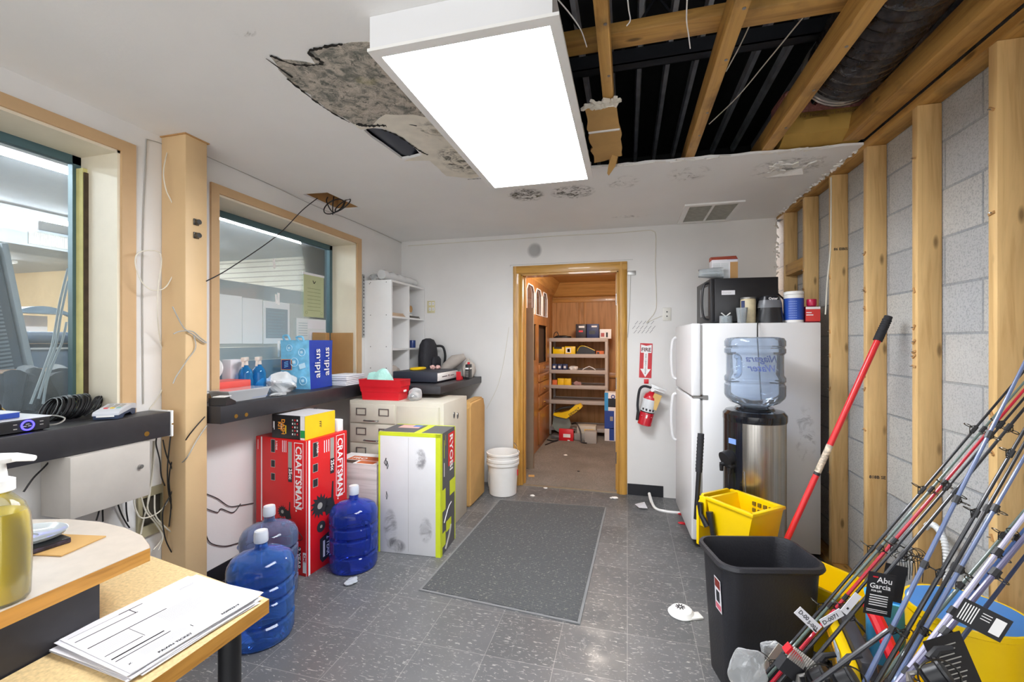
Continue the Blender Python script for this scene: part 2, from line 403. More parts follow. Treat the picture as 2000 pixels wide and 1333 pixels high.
slot = [(-1.245, 1.87), (-1.20, 1.855), (-1.15, 1.88), (-1.115, 1.95), (-1.10, 2.04), (-1.095, 2.12), (-1.105, 2.2), (-1.17, 2.215), (-1.23, 2.22), (-1.235, 2.13), (-1.24, 2.04), (-1.25, 1.95)]
hatch = [(-2.2, 2.575), (-2.01, 2.59), (-1.995, 2.965), (-2.2, 2.955)]
ce = struct(MB(M_ceil).plate(out, [slot, hatch], CE, CE + .013), 'ceiling')
# torn places of the ceiling
gp = ragged([(-1.245, 1.29), (-1.12, 1.375), (-1.10, 1.31), (-.99, 1.30), (-.795, 1.33), (-.795, 1.86), (-.93, 1.80), (-1.06, 1.76), (-1.17, 1.83), (-1.255, 1.80), (-1.285, 1.64), (-1.285, 1.42)], .035, .012)
pl = MB(M_gyp); pl.prism(gp, CE - .0015, CE + .001); pl.build('exposed_gypsum', ce)
M_peel = P('peeled_ceiling_paper', '#e6e0d2', .9, var=.08, sc=14)
pp = ragged([(-1.255, 1.80), (-1.17, 1.83), (-1.06, 1.76), (-.93, 1.80), (-.795, 1.86), (-.795, 2.56), (-.95, 2.6), (-1.09, 2.52), (-1.09, 2.28), (-1.235, 2.25), (-1.09, 2.2), (-1.09, 2.02), (-1.15, 1.86), (-1.255, 1.86)], .06, .006)
MB(M_peel).prism(pp, CE - .0008, CE + .001).build('peeled_paper', ce)
bl = MB(P('black_mould', '#23211d', 1, var=.3, sc=60))
def scrawl(b, pts, wd):
    p = smooth_path([q + (0,) for q in pts], 10); L = []; R = []
    for k, q in enumerate(p):
        d = (p[min(k + 1, len(p) - 1)] - p[max(k - 1, 0)]).normalized(); n = V((-d.y, d.x, 0)); f = wd * random.uniform(.15, 1)
        L.append(q + n * f); R.append(q - n * f * random.uniform(.2, 1))
    for k in range(len(p) - 1): b.face([(L[k].x, L[k].y, CE - .003), (L[k + 1].x, L[k + 1].y, CE - .003), (R[k + 1].x, R[k + 1].y, CE - .003), (R[k].x, R[k].y, CE - .003)])
for pts, wd in (([(-1.24, 1.29), (-1.2, 1.35), (-1.13, 1.375), (-1.09, 1.37), (-1.095, 1.31), (-1.03, 1.30), (-.95, 1.302)], .012), ([(-1.285, 1.42), (-1.29, 1.55), (-1.285, 1.66), (-1.26, 1.78)], .008), ([(-1.24, 1.80), (-1.19, 1.83), (-1.14, 1.84), (-1.11, 1.85)], .02), ([(-1.15, 1.88), (-1.11, 1.95), (-1.09, 2.08), (-1.075, 2.17), (-1.06, 2.2)], .01), ([(-.86, 1.9), (-.83, 1.98), (-.82, 2.1), (-.81, 2.2)], .008), ([(-.98, 2.6), (-.9, 2.605), (-.86, 2.60)], .005), ([(-1.26, 1.42), (-1.27, 1.3)], .006), ([(-1.0, 1.87), (-.97, 1.89)], .008)): scrawl(bl, pts, wd)
bl.build('mould_line', ce)
M_st = stain_mat('mildew', '#6d6b60', .9, 22, .46); M_st2 = stain_mat('water_ring', '#8d8776', .55, 14, .5)
for x0, x1, y0, y1, mm in ((-1.05, -.79, 2.12, 2.55, M_st), (-1.0, -.84, 1.85, 2.1, M_st2), (-.83, -.55, 2.84, 3.14, M_st), (-.53, -.2, 2.86, 3.16, M_st), (-.14, .09, 2.78, 3.04, M_st2), (.22, .5, 2.72, 3.0, M_st2), (.7, 1.15, 2.72, 3.1, M_st2), (-1.28, -1.18, 1.12, 1.2, M_st2), (-.14, .2, 3.68, 3.76, M_st2)):
    MB(mm).face([(x0, y0, CE - .0012), (x0, y1, CE - .0012), (x1, y1, CE - .0012), (x1, y0, CE - .0012)]).build('mildew_patch', ce)
pb = MB(P('torn_paper_white', '#eae7e1', .9, bmp=.4, bsc=30))
for k in range(16):
    x, y = .83 + random.uniform(-.02, .22), 2.86 + random.uniform(-.05, .1); r = random.uniform(.015, .035)
    pb.at((x, y, CE - .006), random.uniform(0, 6), random.uniform(-.5, .5)).box(-r, r, -r * .6, r * .6, -.003, .004)
pb.at(); pb.loft([[(.80, 2.99, CE - .002), (.84, 3.03, CE - .002), (.84, 3.03, CE - .01)], [(1.0, 2.93, CE - .004), (1.02, 2.98, CE - .004), (1.02, 2.97, CE - .03)]])
for k in range(38):
    y = random.uniform(2.68, 4.0); pb.at((1.195 + random.uniform(-.01, .012), y, CE - .002), random.uniform(0, 6), random.uniform(-.6, .6), random.uniform(-.5, .5)).box(-.02, .02, -.008, .008, -.004, .004)
for k in range(30):
    z = random.uniform(1.5, 2.4); pb.at((1.205 + random.uniform(-.012, .012), YB - .004, z), 0, random.uniform(-.6, .6), random.uniform(-1.5, 1.5)).box(-.016, .016, -.004, .004, -.005, .005)
for k in range(22):
    x = random.uniform(-.2, 1.15); pb.at((x, 2.63 + x * .04 + random.uniform(-.01, .01), CE), random.uniform(-.4, .4), random.uniform(-.5, .5)).box(-.03, .03, -.006, .006, -.004, .003)
pb.at(); pb.build('torn_paper', ce)
# roof void
struct(MB(M_deck).box(-2.6, 1.5, -.9, 4.4, 3.1, 3.14), 'ceiling_deck')
vb = MB(M_deck); vb.box(-2.62, -2.55, -.9, 4.4, 2.44, 3.1); vb.box(-2.6, 1.5, 4.21, 4.3, 2.44, 3.1); vb.box(-2.6, 1.5, -.95, -.9, 2.44, 3.1)
struct(vb, 'wall_attic')
for k in range(9):
    x = -.26 + k * .165
    t = MB(M_rib).prism([(x - .02, 3.1), (x - .012, 3.055), (x + .012, 3.055), (x + .02, 3.1)], .2, 4.2, 'Y')
    t.solo('deck_rib', 'grey steel rib of the black roof deck, %s from the light fixture' % ('first second third fourth fifth sixth seventh eighth ninth'.split()[k]), 'roof rib', 'steel ribs of the roof deck')
# tan windows
def window(name, y0, y1, z1, zc, fr):
    w_ = MB(M_cream)
    w_.box(XL - .27, XL + .001, y1 - .012, y1 + .001, 1.05, z1 + .002); w_.box(XL - .27, XL + .001, y0, y1, z1 - .012, z1 + .001); w_.box(XL - .27, XL + .001, y0 - .001, y0 + .012, 1.05, z1)
    o = struct(w_, name)
    c_ = MB(M_tan); yo = y1 + .06; zo = z1 + .05; yl = y0 - .05
    c_.plate([(yl, 1.0), (y0, 1.0), (y0, z1), (y1, z1), (y1, 1.0), (yo, 1.0), (yo, zo), (yl, zo)], [], XL, XL + .014, 'X'); c_.build('window_casing', o)
    f_ = MB(fr); x = XL - .262
    f_.box(x, x + .03, y1 - .045, y1 - .012, 1.05, z1 - .012); f_.box(x, x + .03, y0 + .012, y1 - .012, z1 - .05, z1 - .012); f_.box(x, x + .03, y0 + .012, y0 + .04, 1.05, z1 - .012); f_.build('window_frame', o)
    g_ = MB(M_glass).box(x - .006, x, y0 + .012, y1 - .012, 1.05, z1 - .012); g_.build('glass_pane', o)
    return o
M_teal = P('teal_metal', '#506c74', .35, .3)
w1 = window('window_1', 0.0, 1.483, 2.27, 1, M_teal)
st = MB(P('yellowed_strip', '#dcd48f', .7, var=.12, sc=12)).box(XL - .232, XL - .19, 1.452, 1.471, 1.05, 2.2); st.build('stop_strip', w1)
st = MB(P('dark_gap_shade', '#4a3c2c', .9, var=.3, sc=20)).box(XL - .19, XL - .182, 1.455, 1.4715, 1.05, 2.18); st.build('gap_shade_strip', w1)  # dark strip painting the shade of the open gap beside the stop strip
w2 = window('window_2', 1.98, 3.301, 2.235, 1, M_teal)
# door opening: casing, jamb, hinges
d = MB(M_oak)
for x0, x1 in ((-1.065, -.99), (-.075, .0)):
    d.prism([(x0, YB), (x0, YB - .012), (x0 + .012, YB - .022), (x0 + .05, YB - .02), (x1 - .008, YB - .012), (x1, YB)], 0, 2.11, 'Z', M_oak)
d.box(-.99, -.972, YB - .008, YB + .14, 0, 2.03, M_oak, .002); d.box(-.093, -.075, YB - .008, YB + .14, 0, 2.03, M_oak, .002)
d.box(-.972, -.96, YB + .05, YB + .09, 0, 2.03, M_oak); d.box(-.105, -.093, YB + .09, YB + .13, 0, 2.03, M_oak)
d.box(-1.065, 0, YB - .021, YB, 2.035, 2.11, M_oakX, .004); d.box(-.99, -.075, YB - .008, YB + .14, 2.018, 2.036, M_oakX)
dr = struct(d, 'door_1')
for z in (1.72, .95, .27):
    h = MB(M_chrome).box(-.096, -.0925, YB + .015, YB + .085, z, z + .1); h.cyl((-.097, YB + .012, z - .003), (-.097, YB + .012, z + .103), .006); h.build('hinge', dr)
MB(P('threshold_metal', '#a79c88', .4, .6)).box(-.97, -.09, YB - .01, YB + .02, 0, .006).build('threshold', dr)
bb = MB(P('black_baseboard', '#202126', .5)).box(0.002, .31, YB - .004, YB, 0, .1); struct(bb, 'baseboard_back')
struct(MB(P('black_baseboard', '#202126', .5)).box(XL, XL + .005, -.5, 2.8, 0, .1), 'baseboard_left')
# store beyond the windows
struct(MB(P('store_floor_tile', '#8f8b84', .6)).box(-15.2, XL - .28, -6, 7.1, -.05, 0), 'floor_store')
struct(MB(P('store_ceiling_tile', '#b3b7bd', .9, var=.05, sc=4)).box(-15.2, XL - .28, -6, 7.1, 3.0, 3.05), 'ceiling_store')
struct(MB(M_slat).box(-8.4, XL - .28, 7.0, 7.1, 0, 3.0), 'wall_store_slat'); struct(MB(P('beige_store_wall', '#ddc39c', .8)).box(-15.2, -8.4, 7.0, 7.1, 0, 3.0), 'wall_store_back')
struct(MB(P('beige_store_wall', '#ddc39c', .8)).box(-15.3, -15.2, -6, 7.1, 0, 3.0), 'wall_store_left'); struct(MB(M_wall).box(-15.2, XL - .28, -6.1, -6, 0, 3.0), 'wall_store_front')
vbx = MB(M_wall).box(XL - .285, XL - .28, -6, -.9, 0, 3); vbx.box(XL - .285, XL - .28, 4.2, 7.1, 0, 3); vbx.box(XL - .3, XL - .281, -2.5, 4.2, 2.44, 3); struct(vbx, 'wall_store_right')
M_tube = glow('store_tube', '#f4f8ff', STORE_LAMP)
strips = []
for x, n in ((-4.9, 'nearest to'), (-7.1, 'second from'), (-9.5, 'third from'), (-11.9, 'fourth from'), (-13.9, 'fifth from')):
    t = thing('strip_light', 'long white fluorescent strip light on the shop ceiling, %s the window' % n, 'ceiling light', (x, 2, 2.995), 0, 'strip lights of the shop')
    y1 = 5.9 - (x < -13) * 1.2
    MB(M_white).box(-.08, .08, -6, y1 - 2, -.05, 0).build('housing', t)
    MB(M_tube).cyl((0, -5.9, -.073), (0, y1 - 2.1, -.073), .022, seg=10).build('tube', t)
# closet behind the door
struct(MB(M_carpet).box(-1.3, .5, YB + .02, 7.1, -.05, .003), 'floor_closet')
cw = MB(M_panel).box(-1.3, .5, 6.9, 7.0, 0, 2.4)
for x in (-1.15, -.72, -.64, -.12):
    cw.box(x - .02, x + .02, 6.885, 6.9, .9, 2.05, M_panel, .003)
cw.box(-1.15, .5, 6.88, 6.9, 2.0, 2.07, M_panelX, .004); cw.box(-1.15, .5, 6.87, 6.9, .82, .9, M_panelX, .004)
struct(cw, 'wall_closet_back')
cl = MB(M_panel); cl.box(-1.3, -1.16, 4.21, 7, 0, 2.4); cl.box(-1.16, -1.14, 6.3, 6.36, 0, 2.1, M_panel); struct(cl, 'wall_closet_left')
struct(MB(M_panel).box(.4, .5, 4.21, 7, 0, 2.4), 'wall_closet_right')
cc = MB(M_panelX).box(-1.3, .5, 4.21, 7, 2.3, 2.4, M_panelX); cc.box(-1.16, .4, 5.5, 5.6, 2.24, 2.3, M_panelX, .005); cc.prism([(6.9, 2.08), (6.86, 2.1), (6.8, 2.22), (6.76, 2.3), (6.9, 2.3)], -1.16, .4, 'X', M_panelX)
cc.prism([(-1.16, 2.08), (-1.12, 2.1), (-1.06, 2.22), (-1.02, 2.3), (-1.16, 2.3)], 4.21, 6.8, 'Y', M_panelY); struct(cc, 'ceiling_closet')
L = bpy.data.lights.new('closet_fill', 'POINT'); L.energy = CLOSET_FILL; L.shadow_soft_size = .12; L.color = (1, .95, .88); lo = bpy.data.objects.new('closet_fill', L); COL.objects.link(lo); lo.location = (-.3, 4.9, 2.15)  # added fill light without a fixture, brightens the closet

# ---------------------------------------------------------------- ceiling lamp
M_diff = glow('lamp_diffuser', '#f6f9ff', LAMP)
lamp = thing('ceiling_light', 'large white ceiling light box with glowing diffuser beside the torn ceiling', 'ceiling light', (-.49, 1.86, CE))
f = MB(M_enamel)
x0, x1, y0, y1, h = -.3, .285, -.64, .64, .108
for a in ((x0, x1, y0, y0 + .012), (x0, x1, y1 - .012, y1), (x0, x0 + .012, y0 + .0121, y1 - .0121), (x1 - .012, x1, y0 + .0121, y1 - .0121)): f.box(*a, -h, -.0005)
f.box(x0 + .0121, x1 - .0121, y0 + .0121, y1 - .0121, -.012, -.0005)
f.build('housing', lamp)
f = MB(M_white); f.plate([(x0 - .006, y0 - .006), (x1 + .02, y0 - .006), (x1 + .02, y1 + .006), (x0 - .006, y1 + .006)], [[(x0 + .025, y0 + .03), (x1 - .012, y0 + .03), (x1 - .012, y1 - .012), (x0 + .025, y1 - .012)]], -h - .006, -h + .004); f.build('diffuser_frame', lamp)
MB(M_diff).box(x0 + .02, x1 - .01, y0 + .025, y1 - .01, -h - .002, -h).build('diffuser', lamp)

# ---------------------------------------------------------------- timber, duct, insulation
ORD = 'first second third fourth fifth sixth seventh eighth ninth'.split()
for k, y in enumerate((3.86, 3.47, 3.055, 2.65, 2.245, 1.83, 1.42, 1.01)):
    s_ = MB(M_stud).box(XS + .001, XB - .002, y, y + .038, .04, 2.4, M_stud, .003)
    if 0 < k < 6:
        for j in range(7):
            z = random.uniform(.3, 2.3); s_.cyl((XS - .012, y + random.uniform(.01, .03), z), (XS + .004, y + .02, z), .0022, None, M_iron, 6); s_.at((XS, y + .02, z), 0, random.uniform(0, 3)).box(-.004, .002, -.012, .012, -.004, .005, M_card); s_.at()
    if k == 2: s_.text('86 EIBIS', (XS + .012, y - .0002, 1.94), (1, 0, 0), (0, 0, 1), .022, M_ink, .0005)
    if k == 3: s_.text('818B SE', (XS + .01, y - .0002, .68), (1, 0, 0), (0, 0, 1), .022, M_ink, .0005)
    s_.solo('wall_stud', 'bare pine wall stud on the concrete blocks, %s from the back corner' % ORD[k], 'stud', 'bare wall studs')
MB(M_studY).box(XS + .001, XB - .002, .3, 4.07, 0, .039, None, .003).solo('sill_plate', 'pine sill plate on the floor under the bare wall studs', 'timber')
MB(M_studY).box(XS + .002, XB - .002, .3, 4.07, 2.401, 2.438, None, .003).solo('top_plate', 'pine top plate lying across the heads of the bare wall studs', 'timber')
MB(M_stud).box(XS + .002, XB - .004, 3.51, 3.855, 1.9, 1.985, M_studY, .003).solo('blocking_piece', 'short pine blocking between the two studs in the back corner', 'timber')
MB(M_studY).box(1.095, 1.192, .2, 2.66, 2.44, 2.54, None, .004).solo('wall_joist', 'heavy pine joist running along the head of the bare block wall', 'joist')
for k, (x, ww) in enumerate(((-.08, .045), (.345, .05), (.742, .06))):
    j = MB(M_studY).box(x - ww / 2, x + ww / 2, .2, 4.07, 2.436, 2.53, None, .004)
    for q in range(6): y = .9 + q * .3 + random.uniform(-.06, .06); j.cyl((x + .01, y, 2.434), (x + .01, y, 2.438), .006, None, M_iron, 8)
    j.solo('ceiling_joist', 'exposed pine ceiling joist in the hole, %s' % ('nearest to the light box', 'in the middle of the three', 'nearest to the black duct')[k], 'joist', 'ceiling joists in the hole')
MB(M_studX).box(-.25, 1.09, 1.66, 1.75, 2.531, 2.575, None, .004).solo('cross_beam', 'pine cross beam lying over the exposed ceiling joists', 'joist')
cbm = MB(P('truss_steel', '#34363c', .5, .5)); cbm.box(-.3, .95, 2.22, 2.28, 2.76, 2.765); cbm.box(-.3, .95, 2.22, 2.225, 2.76, 2.83); cbm.box(-.3, .95, 2.275, 2.28, 2.76, 2.83)
for k in range(6): cbm.cyl((-.3 + .22 * k, 2.25, 2.765 if k % 2 else 3.09), (-.08 + .22 * k, 2.25, 3.09 if k % 2 else 2.765), .007, None, None, 6)
cbm.solo('roof_truss', 'dark steel roof truss crossing above the joists', 'truss')
M_tornb = P('torn_brown_board', '#c29a5e', .9, var=.08)
tb = MB(M_tornb).prism(ragged([(-.185, 1.93), (-.045, 1.95), (-.03, 2.2), (-.028, 2.5), (-.185, 2.56)], .05, .008), 2.422, 2.433)
for k in range(26): x = random.uniform(-.19, -.03); tb.at((x, 1.93 + random.uniform(-.02, .03), 2.424), random.uniform(0, 6), random.uniform(-.6, .6)).box(-.016, .016, -.008, .008, -.006, .006, M_peel)
tb.at(); tb.box(-.185, -.035, 2.17, 2.18, 2.415, 2.421, M_white)
tb.loft([[(-.08, 2.47, 2.421), (-.05, 2.5, 2.421), (-.05, 2.5, 2.418)], [(-.10, 2.49, 2.38), (-.065, 2.52, 2.375), (-.068, 2.52, 2.372)], [(-.11, 2.52, 2.34), (-.10, 2.54, 2.335), (-.102, 2.54, 2.333)]], M_tornb)
tb.solo('torn_board', 'torn brown board remnant between light box and open ceiling', 'board')
M_duct = P('black_duct_film', '#2c2523', .22, var=.5, sc=40, bmp=.8, bsc=22)
dp, dr_ = [], []
for k in range(150):
    y = .3 + k * 2.08 / 149; dp.append((.965 + .02 * math.sin(y * 3), y, 2.66)); dr_.append(.165 + .007 * math.sin(k * 1.6) + random.uniform(-.003, .003))
dc = MB(M_duct).sweep(dp, dr_, M_duct, 32); 
for y in (2.33, 2.35): dc.cyl((.967, y, 2.66), (.967, y + .012, 2.66), .17, None, P('duct_tape', '#bfb9b2', .3, .7), 32)
dc.solo('flexible_duct', 'black flexible air duct above the joists by the block wall', 'duct')
bt = thing('insulation_batt', 'pink insulation batt with brown paper face behind the black duct', 'insulation', (.99, 2.72, 2.437))
M_pink = P('pink_fibre', '#bd7f76', 1, var=.2, sc=30, bmp=1, bsc=70)
n = 24; rows = []
for k in range(n + 1):
    x = -.185 + .37 * k / n; sag = .07 * math.exp(-((x + .04) / .05) ** 2); t0 = .275 + .014 * math.sin(k * 1.3) - sag
    rows.append([(x, -.13, .13), (x, -.135, t0 - .02), (x, -.10, t0), (x, .1, t0 + .01), (x, .1, .13)])
MB(M_pink).loft(rows).build('pink_fibre', bt)
rows = []
for k in range(n + 1):
    x = -.19 + .38 * k / n; c_ = .01 * math.sin(k * .5)
    rows.append([(x, -.138, .145), (x, -.155 + c_, .10), (x, -.13, .04 + c_ * .4), (x, -.06, .006), (x, .1, .004), (x, .1, .14)])
kf = MB(P('kraft_facing', '#b08c42', .8, var=.1)).loft(rows)
kf.text("3 1/2\" Fiber Glass Insulation", (-.15, -.166, .106), (1, 0, 0), (0, -.1, 1), .024, P('kraft_print', '#6f4a22', .8), .0003, lift=.004)
kf.build('paper_facing', bt)
# vent
vt = thing('ceiling_vent', 'white metal ceiling vent with dusty slats above the door wall', 'vent', (.63, 3.77, CE))
MB(M_white).plate([(-.21, -.265), (.205, -.265), (.205, .265), (-.21, .265)], [[(-.17, -.225), (-.008, -.225), (-.008, .225), (-.17, .225)], [(.008, -.225), (.168, -.225), (.168, .225), (.008, .225)]], -.012, 0).build('vent_frame', vt)
v_ = MB(P('dusty_slat', '#bdbab0', .8, var=.12, sc=20))
for k in range(26): v_.at((0, -.22 + k * .0176, -.004), 0, .7).box(-.17, .17, -.006, .006, -.0008, .0008)
v_.at(); v_.box(-.17, .17, -.225, .225, .004, .006); v_.build('slat_panel', vt)

# ================================================================ LEFT WALL: shelves, column, cables
TH = math.radians(14.83); CT, ST = math.cos(TH), math.sin(TH)
def ray(px, py): u = (px - 1000) / 850; return V((u * CT - ST, u * ST + CT, (667 - py) / 850))
def onX(px, py, x): r = ray(px, py); return V((x, r.y * x / r.x, 1.39 + r.z * x / r.x))
def onY(px, py, y): r = ray(px, py); return V((r.x * y / r.y, y, 1.39 + r.z * y / r.y))
def onZ(px, py, z): r = ray(px, py); t = (z - 1.39) / r.z; return V((r.x * t, r.y * t, z))

t = thing('wall_shelf', 'black wall shelf counter below the big window nearest to the camera', 'shelf', (-2.2, .8, .935))
MB(M_black).box(XL + .001, -2.125, -.2, 1.604, .935, 1.05, None, .003).build('counter_slab', t, True)
MB(M_black).box(-2.528, XL - .001, .013, 1.47, 1.02, 1.05).build('window_deck', t, True)
MB(M_white).box(XL + .002, -2.12, 1.605, 1.615, .93, 1.055, None, .002).cyl((-2.118, 1.61, .99), (-2.122, 1.61, .99), .004, None, M_brass, 8).build('end_cap', t, True)
MB(M_brass).cyl((-2.126, 1.497, .965), (-2.1235, 1.497, .965), .011, None, None, 14).build('grommet', t, True)
t = thing('wall_shelf', 'black wall shelf counter under the middle window, behind the red tall carton', 'shelf', (-2.15, 2.6, .958))
MB(M_black).box(XL + .001, -2.035, 1.793, 3.095, .958, 1.05, None, .003).build('counter_slab', t, True)
MB(M_black).box(-2.528, XL - .001, 1.993, 3.288, 1.02, 1.05).build('window_deck', t, True)
for px in (461, 481): p = onX(px, 814 - (px - 461) * .15, -2.035); MB(M_brass).cyl((-2.036, p.y, p.z), (-2.0335, p.y, p.z), .011, None, None, 14).build('grommet', t, True)
MB(M_black).box(XL + .002, -1.39, 3.1, 4.075, .98, 1.04, None, .003).solo('wall_shelf', 'deep black corner counter carrying the white cubby and the cash drawer', 'shelf')
# lock box
t = thing('lock_box', 'grey metal wall box with keyed lock under the black shelf', 'box', (-2.18, 1.35, .69))
M_grey = P('warm_grey_paint', '#bdb7af', .5)
MB(M_grey).box(XL + .001, -2.1, 1.2, 1.494, .69, .934, None, .003).build('body', t, True)
p = onX(273, 912, -2.1); MB(M_chrome).cyl((-2.1, p.y, p.z), (-2.088, p.y, p.z), .009, None, None, 14).build('lock', t, True)
# column
c = MB(M_column).box(XL + .001, -2.11, 1.666, 1.782, 0, CE - .001, None, .006)
c.box(XL + .001, -2.104, 1.66, 1.79, CE - .006, CE - .0005, M_card)
col = c.build('column'); col['kind'] = 'structure'
for py in (435, 461):
    p = onX(383, py, -2.11); k = MB(P('dark_steel', '#5b5a58', .3, .9)).box(-2.11, -2.104, p.y - .016, p.y + .012, p.z - .016, p.z + .016, None, .002)
    k.cyl((-2.106, p.y, p.z), (-2.088, p.y, p.z), .015, .013, None, 18); k.build('cam_lock', col)
# junction box cut in the wall
t = thing('junction_box', 'open junction box in the wall below the lock box, cables spilling out', 'junction box', (XL, 1.615, .44))
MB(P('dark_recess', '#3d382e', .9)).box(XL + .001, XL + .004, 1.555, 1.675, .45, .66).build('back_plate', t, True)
MB(P('olive_plate', '#a39a7c', .6)).plate([(1.55, .44), (1.68, .44), (1.68, .67), (1.55, .67)], [[(1.57, .49), (1.66, .49), (1.66, .63), (1.57, .63)]], XL + .001, XL + .016, 'X').build('box_rim', t, True)
# wires on the left wall
def wire(pts, r, m, name, label, group=None, n=6):
    b = MB(m).tube(pts, r, m, 6, n); return b.solo(name, label, 'cable', group)
W = lambda x, *a: [onX(px, py, x) for px, py in a]
wire(W(XL + .005, (286, 272), (284, 330), (280, 430), (278, 560), (279, 700), (280, 790)), .0028, M_gcable, 'wall_cable', 'thin grey cable running straight down the wall beside the near window')
wire(W(XL + .006, (288, 273), (312, 280), (337, 292)), .0025, M_gcable, 'wall_cable', 'short grey cable along the wall top towards the tan column')
wire([onX(334, 272, XL + .006)] + W(-2.2, (320, 330), (324, 370), (337, 400), (345, 440), (349, 480), (344, 520), (325, 560), (300, 568), (278, 553), (265, 520), (268, 497), (290, 490), (312, 495), (315, 520), (309, 560), (308, 620)) + W(XL + .006, (316, 680), (330, 700), (331, 730), (310, 775), (292, 800)), .0028, M_wcable, 'wall_cable', 'ivory looped cable hanging beside the tan column')
wire(W(-2.098, (337, 600), (358, 640), (378, 655), (395, 668), (403, 670), (390, 660), (375, 648), (352, 648), (339, 653)), .003, M_gcable, 'tied_cable', 'grey cable tied in a knot around the tan column at eye level')
wire(W(-2.1, (378, 655), (382, 680), (365, 705), (345, 735), (338, 750)), .0028, M_gcable, 'tied_cable', 'grey cable tail hanging below the knot on the tan column')
wire([onX(403, 550, -2.105), onX(450, 524, -2.12), onX(540, 462, -2.12), onX(590, 412, -2.15), onZ(620, 388, 2.43)], .003, M_cable, 'slanting_cable', 'dark cable slanting from the ceiling hatch across the middle window')
wire(W(XL + .004, (403, 306), (520, 358), (620, 405), (700, 437), (790, 478)), .002, M_gcable, 'ceiling_cable', 'thin pale cable along the ceiling edge over the middle window')
b = MB(M_cable)
for k in range(2):
    c0 = onZ(652 + k * 14, 404 - k * 4, 2.37); rr = .085 - .02 * k
    b.sweep([c0 + V((rr * math.cos(a) * .9, rr * math.sin(a) * .55 + .02 * k, rr * math.sin(a + .4 * k) * .8)) for a in [2 * PI * i / 28 for i in range(28)]], .0042, None, 6, closed=True)
b.tube([onZ(640, 386, 2.45), onZ(638, 395, 2.4), onZ(650, 415, 2.33), onZ(668, 408, 2.36), onZ(675, 392, 2.45)], .0042); b.tube([onZ(652, 385, 2.46), onZ(650, 400, 2.4), onZ(650, 420, 2.34)], .004)
b.solo('cable_loop', 'coil of black cable hanging out of the square ceiling hatch', 'cable')
hb = MB(M_card); hb.box(-2.215, -1.985, 2.56, 2.575, 2.435, 2.6); hb.box(-2.215, -1.985, 2.968, 2.985, 2.435, 2.6); hb.box(-2.215, -2.203, 2.56, 2.98, 2.435, 2.6); hb.box(-1.99, -1.978, 2.56, 2.98, 2.435, 2.6); hb.box(-2.215, -1.985, 2.56, 2.98, 2.6, 2.61)
hb.solo('hatch_lining', 'brown board lining inside the square ceiling hatch', 'hatch')
sp = MB(P('blue_black_sheet', '#3a3f4c', .35, .3)).loft([[(-1.24, 1.87, 2.44), (-1.25, 2.22, 2.445)], [(-1.17, 1.87, 2.432), (-1.18, 2.22, 2.43)], [(-1.09, 1.9, 2.46), (-1.09, 2.22, 2.47)]], None, False, False)
sp.solo('metal_flashing', 'dark bent metal sheet showing through the slot in the ceiling', 'sheet')
for k, (pts, m, lab) in enumerate((
    (((333, 853), (330, 880), (327, 920), (329, 960), (337, 1000)), M_cable, 'black cable dropping from the shelf end past the lock box, nearest to the column'),
    (((306, 855), (305, 870), (312, 900), (315, 930), (322, 950)), M_cable, 'black cable with a plug behind the lock box corner'),
    (((400, 815), (370, 850), (345, 890), (335, 905), (330, 940), (334, 985), (330, 1030)), M_cable, 'black cable running from the middle shelf down across the column'),
    (((404, 832), (385, 860), (365, 895), (345, 915), (336, 945)), M_gcable, 'tan cable curving across the column below the shelves'),
    (((318, 860), (325, 890), (338, 925), (336, 960), (318, 1000), (322, 1050), (335, 1080)), M_cable, 'black cable looping behind the column foot'))):
    wire([onX(x, y, -2.09 if 345 < x else -2.2) if 339 < x else onX(x, y, -2.2) for x, y in pts], .003, m, 'hanging_cable', lab)
for k, (pts, m, lab) in enumerate((
    (((300, 862), (296, 920), (292, 970), (282, 1010), (275, 1045)), M_wcable, 'ivory cable hanging in front of the junction box, straightest one'),
    (((303, 862), (298, 930), (288, 990), (300, 1012), (318, 1035), (316, 1055), (300, 1075)), M_wcable, 'ivory cable crossing the junction box and curling to the column'),
    (((276, 972), (285, 1000), (305, 1025), (318, 1050), (310, 1075)), M_wcable, 'ivory cable looping low under the junction box'),
    (((263, 972), (262, 985), (272, 1010), (288, 1012), (312, 1000), (330, 975), (336, 950)), M_wcable, 'ivory cable swinging from the junction box up to the column'),
    (((302, 968), (302, 995), (306, 1012), (322, 1030), (342, 1048), (346, 1065), (338, 1075)), M_wcable, 'ivory cable end curling at the column foot'),
    (((228, 978), (235, 1000), (245, 1020), (253, 1032)), M_cable, 'black cable below the lock box running to the desk edge'),
    (((246, 975), (247, 1000), (250, 1020)), M_cable, 'short black cable below the lock box middle'),
    (((200, 985), (201, 1020)), M_cable, 'thick black cable straight below the lock box left corner'),
    (((196, 986), (192, 1005), (188, 1018)), M_cable, 'thin black cable bending below the lock box left corner'),
    (((105, 893), (85, 915), (65, 935), (46, 962)), M_cable, 'black cable sagging from the near shelf to behind the soap bottle'))):
    wire(W(XL + .03 + .008 * k if k < 5 else XL + .012 + .008 * (k - 5), *pts), .0032, m, 'hanging_cable', lab)
for pts, lab in ((((404, 966), (425, 975), (448, 990), (470, 988), (495, 984)), 'thin black cable on the wall beside the red carton, upper one'), (((404, 995), (425, 1002), (432, 995), (455, 1002), (470, 985)), 'thin black cable on the wall beside the red carton, lower one'), (((402, 1045), (412, 1062), (440, 1068), (470, 1060)), 'thin black cable low on the wall behind the blue bottle')):
    wire(W(XL + .006, *pts), .0025, M_cable, 'hanging_cable', lab)

